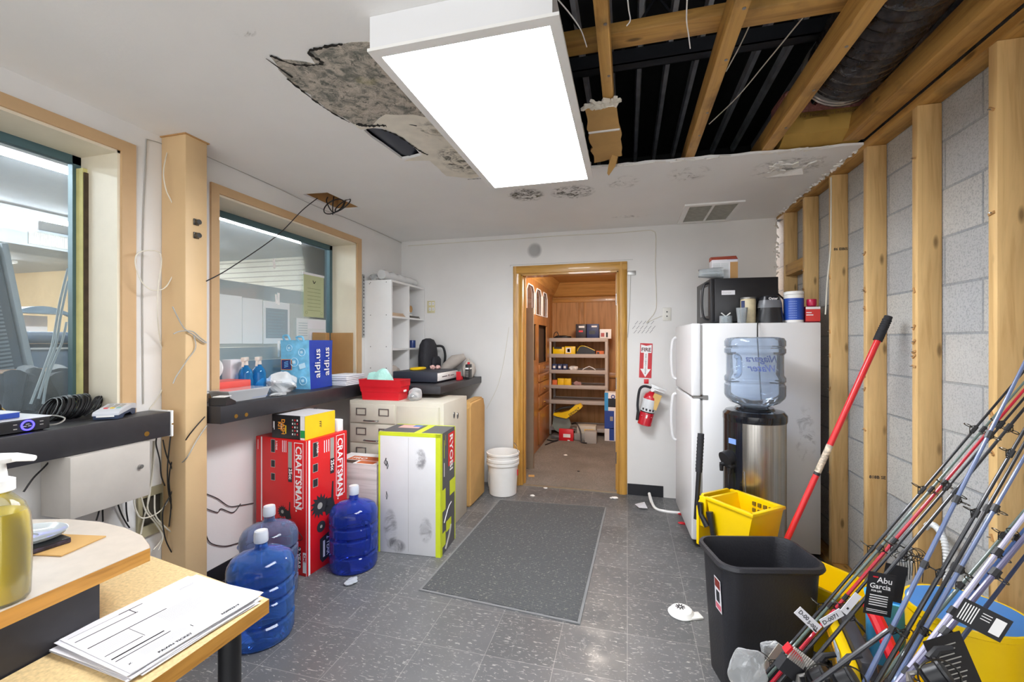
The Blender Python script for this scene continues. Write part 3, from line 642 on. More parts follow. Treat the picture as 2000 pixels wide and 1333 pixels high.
# ---- things on the near shelf
t = thing('video_recorder', 'black video recorder with glowing blue control ring on the near shelf', 'recorder', (-2.28, 1.0, 1.0505))
r_ = MB(M_blk).box(-.13, .13, -.23, .165, .004, .05, None, .003); r_.box(-.135, .13, -.235, .17, .05, .053, P('recorder_lid', '#cfd0d4', .4)); r_.build('body', t)
for fx in (-.11, .11):
    for fy in (-.19, .14): MB(M_rubber).box(fx - .01, fx + .01, fy - .01, fy + .01, 0, .004).build('foot', t)
rg = MB(glow('blue_ring', '#3b34ff', 5)); rg.sweep([(.132, .1 + .017 * math.cos(a), .027 + .017 * math.sin(a)) for a in [2 * PI * k / 24 for k in range(24)]], .003, None, 6, closed=True); rg.build('control_ring', t)
kb = MB(M_gcable).box(.1295, .1305, -.1, .155, .006, .044, M_blk)
for y, z in ((.066, .034), (.066, .018), (.14, .036), (.14, .024), (.1, .031), (.092, .024), (.106, .024)): kb.box(.13, .132, y - .005, y + .005, z - .0015, z + .0015)
kb.text('DVR Recorder', (.1305, -.05, .008), (0, 1, 0), (0, 0, 1), .009, M_gcable, 0); kb.build('button_panel', t)
b = MB(P('router_blue', '#23429a', .35)).box(-2.36, -2.19, .93, 1.1, 1.1042, 1.125, None, .003).box(-2.36, -2.19, .93, 1.1, 1.125, 1.127, P('router_top', '#d6d9e4', .5)); b.solo('router', 'flat blue router box lying on the black video recorder', 'router')
MB(P('ivory_plastic', '#dcd7cb', .5)).box(-2.34, -2.25, .9, 1.005, 1.1275, 1.165, None, .004).solo('power_adapter', 'ivory plastic adapter box standing on the blue router', 'adapter')
t = thing('card_terminal', 'grey and navy card payment terminal on the near shelf', 'card terminal', (-2.23, 1.44, 1.0505), math.radians(-52))
g = MB(P('terminal_grey', '#c6c9d0', .35)); g.prism([(-.09, .022), (-.085, .046), (-.05, .052), (.09, .034), (.1, .026), (.1, .018), (-.04, .03)], -.045, .045, 'Y'); g.build('case_top', t)
g = MB(P('terminal_navy', '#33425e', .4)); g.prism([(-.09, 0), (-.092, .024), (-.04, .031), (.1, .019), (.098, .002), (.05, .0), (.03, .012), (-.03, .014), (-.05, .0)], -.042, .042, 'Y'); g.build('case_base', t)
g = MB(M_rubber)
for i in range(4):
    for j in range(3): x = -.02 + i * .018; g.at((x, -.022 + j * .022, .0515 - (x + .05) * .128), 0, 0, .128).box(-.006, .006, -.007, .007, -.002, .003, (M_gcable, M_red, M_yel, P('teal_key', '#7fb4b0', .5))[0 if i < 3 else j + 1])
g.at(); g.build('keypad', t)
MB(M_white).box(.101, .104, -.03, .03, .012, .018).build('card_slot', t)
b = MB(M_cable)
for k in range(24):
    y = 1.285 + k * .0048; s_ = random.uniform(.9, 1.12); x0 = -2.37 + random.uniform(-.012, .012)
    b.sweep([(x0 + .05 * s_ * math.cos(a), y + .028 * math.sin(a + .7) - .02 * math.cos(a), 1.099 + .046 * s_ * math.sin(a)) for a in [2 * PI * i / 18 for i in range(18)]], .0032, None, 6, closed=True)
b.solo('cable_coil', 'thick bundle of black cable loops on the near shelf by the glass', 'cable coil')
b = MB(M_cable)
for k in range(7):
    o = V((0, random.uniform(-.012, .012), random.uniform(-.008, .008))); b.tube([V((-2.36, 1.40, 1.056)) + o * .3, V((-2.35, 1.425, 1.085)) + o, V((-2.35, 1.445, 1.125)) + o, V((-2.355, 1.458, 1.128)) + o * .5, V((-2.37, 1.46, 1.10)) + o, V((-2.37, 1.44, 1.06)) + o * .2], .0028, None, 6, 8)
b.solo('cable_bunch', 'small bunch of black cable standing between glass and card terminal', 'cable coil')
b = MB(M_cable)
for k in range(12):
    y0 = random.uniform(1.0, 1.14); y1 = random.uniform(1.18, 1.25); x = random.uniform(-2.5, -2.44); h = random.uniform(.03, .11)
    b.tube([(x, y0, 1.055), (x + random.uniform(-.04, .04), y0 + .04, 1.055 + h), (x + .02, (y0 + y1) / 2, 1.055 + h * random.uniform(.5, 1)), (x + random.uniform(-.03, .05), y1 - .03, 1.07), (x + .03, y1, 1.056)], .0026, (M_cable, M_cable, M_gcable, P('yellow_cable', '#b99a4a', .5))[k % 4], 6, 8)
b.solo('cable_tangle', 'loose tangle of black and grey cables behind the video recorder', 'cable')
wire([(-2.3, 1.17, 1.055), (-2.22, 1.19, 1.056), (-2.2, 1.22, 1.06), (-2.22, 1.25, 1.075), (-2.28, 1.24, 1.085), (-2.33, 1.2, 1.08)], .003, M_gcable, 'loose_cable', 'grey cable looping on the shelf between recorder and card terminal')

# ---- round ended desk and return table
M_lam = P('desk_laminate', '#c4b8aa', .4, var=.05, sc=25); M_edge = wood('oak_edge', '#c08a3e', '#9c6a28', 'Y', .4, False, 1.5)
t = thing('desk', 'round ended desk with pale top and black side panel, nearest to the camera', 'desk', (-1.5, .5, 0))
ol = [(-1.212, .1), (-1.206, .858), (-1.23, .872), (-1.30, .905), (-1.40, .93), (-1.52, .942), (-1.64, .932), (-1.75, .9), (-1.84, .84), (-1.9, .74), (-1.92, .6), (-1.92, .1)]
b = MB(M_edge).prism(ol, .815, .8485, 'Z'); b.prism([(x * .9995 - .0007, y - (.001 if y > .2 else 0)) for x, y in ol], .8486, .85, 'Z', M_lam); b.build('desk_top', t, True)
MB(M_black).box(-1.262, -1.238, .12, .765, 0, .815).build('side_panel', t, True); MB(M_black).box(-1.87, -1.845, .12, .765, 0, .815).build('side_panel', t, True); MB(M_black).box(-1.845, -1.262, .4, .42, .3, .815).build('modesty_panel', t, True)
t = thing('side_table', 'low wooden return table with speckled top and oak edge, under the paper pile', 'table', (-1.1, .6, 0))
M_part = P('particle_board', '#d8bd8b', .6, var=.18, sc=120)
ol = [(-.925, .958), (-.945, .1), (-1.232, .1), (-1.232, .78), (-1.66, .78), (-1.66, 1.085)]
b = MB(M_edge).prism(ol, .664, .6992, 'Z'); b.prism(ol, .6993, .7, 'Z', M_part); b.build('table_top', t, True)
for x, y in ((-.998, .905), (-1.6, 1.0), (-1.0, .2)): MB(M_blk).cyl((x, y, 0), (x, y, .664), .026, None, None, 20).build('leg', t, True)
# pawn tickets
base_c = V((-1.085, .81, 0)); rz0 = math.radians(84)
def sheet(k, z, rz, dx, dy, label, printed=False):
    b = MB(M_paper); b.box(-.142, .142, -.133, .133, 0, .0007)
    if printed:
        Z = .0009; U, R = (0, 1, 0), (1, 0, 0)
        L = lambda x, y, w, h, m=M_ink: b.rect((x, y, Z), R, U, w, h, m, .0001)
        L(-.135, .085, .12, .003); L(-.02, .085, .002, .03); L(-.135, .034, .155, .0035); L(-.135, .114, .12, .0012); L(-.04, .1145, .05, .003, M_ink)
        L(-.135, -.03, .07, .0028); L(-.135, -.055, .1, .005); L(-.135, -.069, .105, .003); L(-.062, -.03, .0012, .062)
        for j in range(9): L(-.01, .026 - j * .007, .1 - (j % 3) * .012, .0016, M_inkgrey)
        for j in range(6): L(-.13, .026 - j * .007, .06, .001, M_inkgrey)
        for j in range(5): L(-.10, -.08 - j * .005, .09, .0012, M_inkgrey)
        for j in range(12): L(.085 + j * .003, .09, .0016, .008, M_inkgrey)
        L(.06, -.1, .06, .001, M_inkgrey); L(.0, -.098, .002, .012)
        b.text('PAWN TICKET', (-.085, -.124, Z), R, U, .0105, M_ink, .0003); b.text('N2032319', (.055, -.12, Z), R, U, .0105, M_ink, .0004); b.text('x', (-.13, -.105, Z), R, U, .014, M_ink)
    t = b.build('paper_sheet'); t.location = base_c + V((dx, dy, z)); t.rotation_euler = (0, 0, rz0 + rz)
    return tag(t, label, 'paper', 'sheets of the paper pile')
for k in range(14): sheet(k, .7006 + .0012 * k, random.uniform(-.07, .07), random.uniform(-.014, .01), random.uniform(-.012, .022), 'white printed form lying in the pile under the top pawn ticket')
sheet(99, .7006 + .0012 * 14, -.02, 0, 0, 'white pawn ticket form lying topmost on the paper pile', True)
# on the desk
t = thing('soap_bottle', 'big clear bottle of yellow liquid soap with white pump on the desk', 'bottle', (-1.262, .602, .8505))
def squircle(r, z, sx, sy, n=40):
    return [(r * sx * math.copysign(abs(math.cos(a)) ** .8, math.cos(a)), r * sy * math.copysign(abs(math.sin(a)) ** .8, math.sin(a)), z) for a in [2 * PI * k / n for k in range(n)]]
prof = [(.90, 0), (1, .008), (1.04, .06), (1.06, .13), (1.0, .175), (.82, .2), (.5, .217), (.36, .224), (.36, .235)]
MB(clear('soap_bottle_shell', '#fbf6dc', .02, .05, '#fff8d8')).loft([squircle(.052, z, r, r * .75) for r, z in prof]).build('bottle', t)
MB(P('yellow_soap', '#cdb800', .12, var=.03, coat=1)).loft([squircle(.0495, z, r, r * .75) for r, z in [(.9, .004), (1, .012), (1.04, .06), (1.055, .13), (1.0, .172), (.9, .185)]]).build('liquid', t)
pm = MB(M_white).lathe([(.021, .226), (.023, .228), (.023, .25), (.012, .256), (.009, .285), (.014, .287), (.03, .29), (.032, .297), (.012, .302)]); pm.sweep([(0, 0, .294), (.03, .012, .297), (.06, .024, .294)], [.012, .009, .006], None, 10); pm.build('pump', t)
MB(M_kraft).at((-1.475, .8, .8507), math.radians(100)).box(-.055, .055, -.1, .1, 0, .003).at().solo('envelope', 'tan paper envelope lying under the dark phone on the desk', 'envelope')
b = MB(P('phone_floral', '#3a3340', .3, var=.7, sc=70)).at((-1.475, .75, .8542), math.radians(82)).box(-.075, .075, -.036, .036, 0, .012, None, .003); b.box(-.074, .074, -.035, .035, .012, .0135, M_blk); b.at().solo('phone', 'phone in dark floral case lying on the tan envelope', 'phone')
b = MB(clear('clear_lid', '#e6eef0', .25, .08, '#eef4f6')).at((-1.54, .78, .8682), .3).lathe([(.075, .0), (.085, .004), (.09, .012), (.088, .012), (.07, .005), (.03, .004), (.028, .001)], None, (0, 0, 0), 32, True, 1.0, .85); b.at().solo('plastic_dish', 'clear plastic dish lying over the phone on the desk', 'dish')
p = onZ(335, 1331, 0); MB(P('blue_cap_plastic', '#2f63c9', .2, coat=.5)).lathe([(.028, 0), (.03, .002), (.03, .022), (.026, .026)], None, (p.x - .02, p.y - .03, 0.0), 24).solo('bottle_cap', 'small blue cap on the floor below the return table', 'cap')

# ---- window one: what stands in the shop
M_hz = P('hazed_black_vinyl', '#3f4d5d', .4)  # black upholstery, with the bluish haze of the window glass mixed into its colour
t = thing('sofa', 'dark vinyl sofa back standing in the shop behind the near window', 'sofa', (-6.2, 3.65, 0))
MB(M_hz).box(-.3, .2, -.75, .75, .35, 1.36, None, .06, 3).build('backrest', t); MB(M_hz).box(-.05, .25, -.76, .76, 1.365, 1.49, None, .05, 3).build('top_cushion', t); MB(M_chrome).box(.201, .215, -.7, .7, 1.3, 1.32).build('chrome_strip', t)
MB(M_hz).box(-.3, .2, -.74, .74, 0, .348).build('plinth', t)
MB(P('table_dark', '#4a525c', .6)).box(-4.6, -2.68, .6, 2.4, .0, 1.0, None, .01).solo('shop_counter', 'dark shop counter right behind the near window glass', 'counter')
t = thing('ribbed_fan', 'leaning grey ribbed fan housing in the shop at the picture edge', 'fan', (-4.05, 1.79, 1.06), 0, None, math.radians(9), 0)
b = MB(P('fan_grey', '#66717c', .5)).box(-.06, .02, -.35, .28, 0, .95, None, .02)
for k in range(34): b.box(.02, .032, -.33, .22, .03 + k * .026, .042 + k * .026, P('fan_rib', '#9aa4ad', .4))
b.build('grille_panel', t); MB(P('fan_edge', '#c9d2d8', .3)).box(-.05, .04, .284, .32, 0, .95, None, .008).build('edge_strip', t)
MB(M_hz).box(-3.75, -3.2, 1.5, 2.1, 1.0005, 1.18, None, .02).solo('equipment_case', 'flat dark case under the round platter in the shop', 'case')
b = MB(wood('platter_wood', '#b98d68', '#8f6546', 'Y', .5, False)).lathe([(.1, 0), (.2, .004), (.24, .03), (.23, .034), (.2, .014), (.05, .012)], None, (-3.47, 1.8, 1.181)); b.lathe([(.1, 0), (.19, .001)], P('platter_cream', '#dcd3c4', .6), (-3.47, 1.8, 1.196)); b.solo('platter', 'round wooden platter with cream middle on a dark case in the shop', 'platter')
b = MB(P('black_fabric', '#353d47', .6, var=.3, sc=20, bmp=.6, bsc=12))
for k in range(10):
    x, y = -2.9 + random.uniform(-.06, .06), 1.36 + k * .048; b.at((x, y, 1.0), random.uniform(-.6, .6), .0).sweep([(-.1, 0, .04), (-.06, .04, .14 + .05 * (k % 3)), (.03, .0, .2 + .02 * (k % 2)), (.1, -.03, .05)], [.03, .045, .045, .03], None, 10)
b.at().solo('bag_heap', 'heap of black bags and straps lying behind the near glass', 'bag')
t = thing('desk_lamp', 'grey hooded lamp over papers in the shop behind the near window', 'lamp', (-6.9, 3.62, 1.47))
H = lambda x: [(x, -.25 + k * .05, .27 + .07 * math.sin(PI * k / 10)) for k in range(11)] + [(x, .25 - k * .05, .25) for k in range(11)]
MB(P('lamp_grey', '#6f7f8c', .35)).loft([H(-.1), H(.12)]).build('hood', t)
MB(P('lamp_grey', '#6f7f8c', .35)).tube([(.0, .24, .27), (0, .36, .2), (0, .42, .08), (0, .4, .018)], .015).build('arm', t)
MB(M_card).box(-7.3, -6.7, 2.6, 4.6, 0, 1.468).solo('shop_cabinet', 'tall brown cabinet under the hooded lamp in the shop', 'cabinet')
MB(M_paper).box(-7.05, -7.02, 3.4, 3.78, 1.469, 1.7).solo('notice_board', 'cream board standing under the lamp hood in the shop', 'board')
MB(P('lilac_paper', '#c9c9d8', .7)).box(-2.72, -2.69, 1.60, 1.68, 1.0005, 1.17).solo('paper_block', 'pale lilac paper block standing behind the near glass', 'paper')
for k, pts in enumerate((((133, 525), (124, 560), (115, 600), (105, 660), (94, 700), (60, 790)), ((133, 550), (120, 610), (110, 670), (97, 710), (75, 780)), ((130, 630), (121, 670), (110, 695), (93, 740), (84, 790)))):
    wire(W(-2.6, *pts), .005, P('pale_cable', '#b8c0c6', .5), 'shop_cable', ('pale cable hanging slantwise behind the near glass, closest to the lamp hood', 'pale cable hanging slantwise behind the near glass, middle of three', 'pale cable hanging slantwise behind the near glass, lowest of three')[k])
wire([(-8.3, 6.95, 2.9), (-8.3, 6.95, 1.4)], .03, M_gcable, 'conduit', 'grey vertical conduit on the beige wall of the shop')
b = MB(P('dropped_soffit', '#a9b0b8', .8)).box(-9.0, -8.2, -6, 5.2, 2.74, 2.995); b.solo('ceiling_soffit', 'pale dropped soffit with a grille on the shop ceiling', 'soffit')
gr = MB(M_gcable).box(-8.198, -8.185, 4.2, 5.1, 2.77, 2.96)
for k in range(40): gr.box(-8.185, -8.18, 4.22 + k * .0215, 4.23 + k * .0215, 2.79, 2.94, M_white)
gr.solo('wall_grille', 'white air grille on the shop soffit seen through the near window', 'grille')

# ================================================================ MIDDLE AND BACK OF THE ROOM
# ---- on the middle shelf (top z 1.05)
ZC = 1.0508
M_aldiL = P('bag_light_blue', '#7cc4ea', .3, var=.25, sc=14); M_aldiD = P('bag_dark_blue', '#1f3fa8', .3, var=.08); M_glyph = P('bag_pale_print', '#c4e6f7', .4)
t = thing('shopping_bag', 'light and dark blue shopping bag standing on the middle window shelf', 'bag', (-2.14, 2.575, ZC), math.radians(3))
b = MB(M_aldiL)
L0 = [(-.24, 0), (0, 0), (0, .26), (-.24, .26)]
def ring(z, k, j): return [(x * k + j * math.sin(9 * z + i * 2), y * k + j * math.cos(7 * z + i), z) for i, (x, y) in enumerate(L0)]
loops = [ring(z, 1 - .02 * abs(math.sin(5 * z)), .004) for z in (0, .06, .12, .18, .24, .30, .345)]
b.loft(loops, M_aldiL, False); b.face([(x, y, .001) for x, y in L0], M_aldiD)
for f in b.bm.faces:
    c_ = f.calc_center_median()
    if c_.x > -.02: f.material_index = b.mi(M_aldiD)
b.text('aldi.us', (.006, .10, .075), (0, 0, 1), (0, -1, 0), .085, M_white, .001, lift=.002); b.text('aldi.us', (.006, .205, .085), (0, 0, 1), (0, -1, 0), .085, M_white, .001, lift=.002)
o_ = MB.rect
b.rect((-.225, -.006, .135), (1, 0, 0), (0, 0, 1), .085, .075, P('logo_orange', '#f08a24', .5), .0005); b.rect((-.221, -.007, .139), (1, 0, 0), (0, 0, 1), .077, .067, P('logo_navy', '#1b2a6b', .5), .0005)
for k in range(4): b.rect((-.2, -.008, .152 + k * .011), (1, 0, .25), (-.1, 0, 1), .034, .004, P('logo_cyan', '#7fc8ff', .5), .0005)
for x, z, r in ((-.06, .26, .026), (-.16, .29, .022), (-.05, .06, .028), (-.12, .19, .03), (-.2, .04, .026)):
    b.sweep([(x + r * math.cos(a), -.007, z + r * math.sin(a)) for a in [2 * PI * k / 24 for k in range(24)]], .0022, M_glyph, 4, closed=True); b.rect((x - r * .4, -.007, z - r * .4), (1, 0, .2), (-.2, 0, 1), r * .8, r * .7, M_glyph, .0005)
b.rect((-.075, -.007, .14), (1, 0, .3), (-.3, 0, 1), .05, .035, M_glyph); b.build('bag_body', t)
h = MB(M_aldiL).tube([(-.2, .0, .34), (-.205, -.012, .372), (-.17, -.01, .378), (-.16, .0, .345)], .007); h.tube([(-.09, .0, .34), (-.1, -.01, .365), (-.055, -.01, .368), (-.05, 0, .34)], .007); h.build('handle', t)
# spray bottles
M_sp = clear('blue_spray_plastic', '#7cc4ee', .25, .06, '#38a0e6')
def spray(loc, label, rz):
    t = thing('spray_bottle', label, 'bottle', loc, rz, 'blue spray bottles')
    MB(M_sp).lathe([(.04, 0), (.044, .006), (.044, .09), (.04, .11), (.042, .125), (.036, .15), (.018, .175), (.013, .182), (.013, .19)], None, (0, 0, 0), 24).build('bottle', t)
    n = MB(P('nozzle_cream', '#ded3c8', .4)); n.cyl((0, 0, .185), (0, 0, .21), .016, .014); n.box(-.012, .012, -.05, .03, .21, .236, None, .004); n.prism([(-.03, .21), (-.05, .175), (-.056, .177), (-.046, .212)], -.006, .006, 'X'); n.build('trigger_head', t)
    return t
s1 = spray((-2.36, 2.255, ZC), 'blue spray bottle with cream trigger on the window shelf, closer to the tan column', .5)
spray((-2.35, 2.35, ZC), 'blue spray bottle with cream trigger on the window shelf, beside the plastic wrapped pack', .5)
def crumple(b, c, r, sx, sy, sz, seed, m):
    rnd = random.Random(seed); bm2 = bmesh.new(); bmesh.ops.create_icosphere(bm2, subdivisions=4, radius=r)
    ph = [(rnd.uniform(0, 6), rnd.uniform(2, 8) / r, V((rnd.uniform(-1, 1), rnd.uniform(-1, 1), rnd.uniform(-1, 1))).normalized()) for _ in range(10)]
    for v in bm2.verts:
        k = 1 + sum(.06 * (1.27 - 2 * abs(math.sin(v.co.dot(d) * f * .5 + p))) for p, f, d in ph) + rnd.uniform(-.003, .003)
        v.co = V((v.co.x * k * sx, v.co.y * k * sy, max(v.co.z * k * sz, -r * sz * .72)))
    z0 = min(v.co.z for v in bm2.verts)
    vm = {v: b._v(V(c) + v.co - V((0, 0, z0))) for v in bm2.verts}; i = b.mi(m)
    for f in bm2.faces: b.bm.faces.new([vm[v] for v in f.verts]).material_index = i
    bm2.free(); return b
crumple(MB(), (-2.22, 2.415, ZC), .08, .85, 1.3, .85, 3, clear('cloudy_film', '#f4f7f9', .5, .12, '#fafcfd')).solo('wrapped_pack', 'crumpled clear plastic wrapped pack beside the blue shopping bag', 'pack', ang=14)
t = thing('plastic_tray', 'clear plastic tray with lid on the middle shelf end by the column', 'tray', (-2.17, 2.04, ZC))
b = MB(clear('clear_tray', '#f2f5f8', .4, .1, '#f4f7fa')); b.loft([[(x * k, y * k, z) for x, y in ((-.07, -.14), (.07, -.14), (.07, .14), (-.07, .14))] for z, k in ((0, .85), (.004, .87), (.055, 1.0), (.06, 1.05), (.064, 1.05))]); b.build('tray_body', t)
b = MB(P('tray_blue_strip', '#7f95c9', .3)).box(-.066, .062, .02, .13, .008, .05); b.build('blue_content', t)
crumple(MB(), (-2.10, 2.245, ZC), .032, 1.2, 1.8, .35, 8, M_film).solo('plastic_wrap', 'flat piece of clear wrap on the front of the middle shelf', 'wrap', ang=14)
crumple(MB(), (-2.44, 2.49, ZC), .062, .7, 1.1, .75, 12, P('white_tissue', '#eceef0', .7)).solo('tissue_pack', 'white tissue bundle against the window glass behind the wrapped pack', 'tissue', ang=14)
MB(P('coral_tray', '#e0524b', .4)).box(-2.45, -2.27, 1.97, 2.21, ZC + .0, ZC + .1, None, .006).solo('red_tray', 'coral red flat box on the middle window shelf behind the clear tray', 'box')
b = MB(P('white_round_plate', '#e6e8e8', .35)).at((-2.44, 2.08, ZC + .165), .3, math.radians(75)).lathe([(.0, .008), (.02, .01), (.07, .004), (.075, 0), (.07, -.006), (.02, -.004), (0.0, -.004)], None, (0, 0, 0), 28, False); b.cyl((-.03, -.05, -.004), (-.03, -.05, .008), .006, None, M_gcable, 8).at().solo('round_plate', 'white round plate leaning up on the red box by the glass', 'plate')
MB(M_paper).box(-2.50, -2.43, 2.21, 2.3, ZC, ZC + .22, None, .003).solo('white_carton', 'small white carton standing by the glass behind the spray bottles', 'carton')
t = thing('stapler', 'black and white desk stapler like gadget on the end of the middle shelf', 'stapler', (-2.085, 1.845, ZC), math.radians(15))
MB(M_blk).prism([(-.04, 0), (.045, 0), (.045, .014), (.0, .034), (-.04, .04)], -.045, .045, 'X').build('body', t); MB(M_white).plate([(-.03, -.03), (.03, -.03), (.03, .03), (-.03, .03)], [[(-.018, -.012), (.018, -.012), (.018, .012), (-.018, .012)]], .042, .046).build('face_plate', t)
for k in range(6):
    MB(M_paper).at((-2.14 + random.uniform(-.008, .008), 2.975 + random.uniform(-.008, .008), ZC + k * .0135), random.uniform(-.03, .03)).box(-.09, .09, -.115, .115, 0, .011, None, .003).at().solo('paper_ream', 'white paper stack on the middle shelf, %s from the bottom' % ORD[k], 'paper', 'paper stacks on the middle shelf')
t = thing('open_carton', 'brown cardboard carton standing open in the far corner of the middle window', 'carton', (-2.36, 3.16, ZC))
b = MB(M_card).box(-.15, -.145, -.11, .11, 0, .41).box(-.15, .08, .105, .11, 0, .41).box(-.15, .08, -.11, .11, 0, .005); b.box(-.15, -.02, -.112, -.108, 0, .40); b.build('carton_body', t)
# notices on the glass
xg = XL - .254
M_frost = clear('frosted_sheet', '#eef6f7', .62, .4, '#f6fafa')
for k, (px0, px1, py0, py1, lab) in enumerate(((420, 472, 574, 672, 'frosted sheet on the middle window, nearest to the tan column'), (473, 512, 582, 672, 'frosted sheet on the middle window, second from the tan column'), (514, 565, 588, 672, 'frosted sheet with faint printed lines taped to the middle window'))):
    a, c_ = onX(px0, py0, xg), onX(px1, py1, xg)
    b = MB(M_frost).box(xg, xg + .003, a.y, c_.y, c_.z, a.z)
    if k == 2:
        b.rect((xg + .003, a.y + .02, c_.z + .04), (0, 1, 0), (0, 0, 1), c_.y - a.y - .04, a.z - c_.z - .09, clear('grey_print', '#dbe5e8', .4, .6, '#b4c4ca'))
        for j in range(9): b.rect((xg + .0035, a.y + .04, a.z - .08 - j * .022), (0, 1, 0), (0, 0, 1), c_.y - a.y - .09 - (j % 3) * .02, .004, P('notice_print', '#93a6ad', .7))
        b.box(xg + .001, xg + .004, a.y + .13, a.y + .15, a.z - .02, a.z + .07, M_white); b.box(xg + .001, xg + .004, a.y + .13, a.y + .15, c_.z - .1, c_.z + .02, M_white)
    b.solo('frosted_sheet', lab, 'sheet')
a, c_ = onX(593, 536, xg), onX(632, 622, xg)
M_cert = P('green_certificate', '#b7bd94', .7, var=.05); b = MB(M_cert).box(xg, xg + .002, a.y, c_.y, c_.z, a.z)
b.box(xg, xg + .003, a.y - .01, c_.y + .005, a.z, a.z + .018, M_paper); M_cp = P('certificate_print', '#8d946d', .7)
for j in range(7): b.rect((xg + .0022, a.y + .04, a.z - .11 - j * .03), (0, 1, 0), (0, 0, 1), c_.y - a.y - .08, .004, M_cp)
for yy in (a.y + .03, c_.y - .03): b.sweep([(xg + .002, yy + .012 * math.cos(q), c_.z + .035 + .012 * math.sin(q)) for q in [2 * PI * i / 16 for i in range(16)]], .0015, M_cp, 4, closed=True)
b.loft([[(xg + .0025, (a.y + c_.y) / 2 - .02, a.z - .04), (xg + .0025, (a.y + c_.y) / 2 - .01, a.z - .04)], [(xg + .0025, (a.y + c_.y) / 2 - .005, a.z - .065), (xg + .0025, (a.y + c_.y) / 2 + .005, a.z - .065)], [(xg + .0025, (a.y + c_.y) / 2 + .015, a.z - .04), (xg + .0025, (a.y + c_.y) / 2 + .02, a.z - .045)]], M_ink, False, False)
b.solo('certificate', 'olive green certificate sheet taped to the middle window', 'certificate')
a, c_ = onX(579, 622, xg), onX(636, 665, xg)
b = MB(M_frost).box(xg, xg + .002, a.y, c_.y, c_.z, a.z); b.box(xg + .0022, xg + .003, a.y + .12, c_.y - .01, a.z - .08, a.z - .01, M_paper)
for j in range(6): b.rect((xg + .0022, a.y + .02, a.z - .04 - j * .02), (0, 1, 0), (0, 0, 1), .1, .004, P('notice_print', '#93a6ad', .7))
b.solo('notice', 'white printed notice on the middle window below the green certificate', 'notice')
a, c_ = onX(603, 648, xg), onX(636, 672, xg); MB(M_paper).box(xg + .004, xg + .006, a.y, c_.y, c_.z, a.z).solo('notice', 'small white slip on the middle window behind the blue shopping bag', 'notice')
for px, py, lab in ((534, 516, 'white tape strip high on the middle window'), (538, 585, 'white tape strip above the printed frosted sheet')):
    a = onX(px, py, xg); MB(M_white).at((xg + .006, a.y, a.z), 0, .1).box(0, .001, -.009, .009, -.035, .035).at().solo('tape_strip', lab, 'tape')
# shop seen through the middle window
M_rail = P('grey_shop_rail', '#a9b0b4', .5)
for px, py, z0, z1, lab in ((417, 556, 1.86, 2.02, 'grey power rail with sockets in the shop, upper one'), (417, 688, 1.18, 1.32, 'grey power rail with sockets in the shop, lower one')):
    b = MB(M_rail).box(-4.06, -4.0, 3.0, 6.9, z0, z1)
    for yy in (3.25, 4.9):
        b.box(-4.0, -3.995, yy, yy + .16, z0 + .04, z1 - .04, M_white); b.sweep([(-3.993, yy + .12 + .02 * math.cos(q), (z0 + z1) / 2 + .02 * math.sin(q)) for q in [2 * PI * i / 12 for i in range(12)]], .004, M_rail, 4, closed=True)
    b.solo('power_rail', lab, 'rail')
MB(P('shop_blue_panel', '#3e5f83', .6, var=.15, sc=40)).box(-4.05, -4.01, 3.0, 6.9, .4, 1.175).solo('blue_screen', 'blue fabric screen below the lower power rail in the shop', 'screen')
MB(P('cream_screen', '#e4dfd4', .7)).box(-4.07, -4.03, 3.0, 6.9, 1.325, 1.855).solo('cream_screen', 'cream screen panel between the two power rails in the shop', 'screen')
MB(M_card).box(-4.2, -3.6, 3.0, 6.9, .0, .4).solo('shop_plinth', 'brown low base under the blue screen in the shop', 'base unit')

# ---- white cubby and its things
t = thing('cubby_shelf', 'tall white cubby shelf unit standing in the back left corner', 'shelf', (-2.135, 3.74, 1.041))
x0, x1, y0, y1, zz = XL + .003, -2.0, 3.42, 4.07, 1.041
M_cub = P('cubby_white', '#e9e8e6', .45, var=.02)
b = MB(M_cub).box(x0, x1, y0, y0 + .018, zz, 1.93); b.cyl((x0 + .05, y0 - .001, 1.9), (x0 + .05, y0 + .001, 1.9), .004, None, M_blk, 8)
for sx in (x0 + .06, x1 - .05):
    for sz in (1.15, 1.34, 1.62, 1.91): b.cyl((sx, y0 - .0008, sz), (sx, y0 + .001, sz), .005, None, M_iron, 8)
b.build('side_panel', t, True); MB(M_cub).box(x0, x1, y1 - .018, y1, zz, 1.93).build('side_panel', t, True)
MB(M_cub).box(x0, x1, y0 + .018, y1 - .018, 1.912, 1.93).build('top_panel', t, True); MB(M_cub).box(x0, x0 + .01, y0 + .018, y1 - .018, zz, 1.912).build('back_panel', t, True)
MB(M_cub).box(x0 + .01, x1, 3.735, 3.751, zz, 1.912).build('divider', t, True)
for z in (1.05, 1.315, 1.605):
    for a_, c2 in ((y0 + .018, 3.735), (3.751, y1 - .018)): MB(M_cub).box(x0 + .01, x1, a_, c2, z - .008, z + .008).build('shelf', t, True)
b = MB(clear('bubble_wrap', '#f4f6f6', .6, .2, '#f6f7f7'))
b.sweep([(-2.11, 3.44 + k * .04, 1.982 + .004 * math.sin(k * 2)) for k in range(16)], [.041 + .004 * math.sin(k * 1.7) for k in range(16)], None, 18); b.solo('plastic_roll', 'roll of clear bubble film lying along the top of the white cubby', 'roll')
crumple(MB(), (-2.21, 3.5, 1.931), .055, .8, 1.2, .8, 21, M_film).solo('film_bundle', 'bundle of clear film on the near edge of the white cubby', 'film', ang=14)
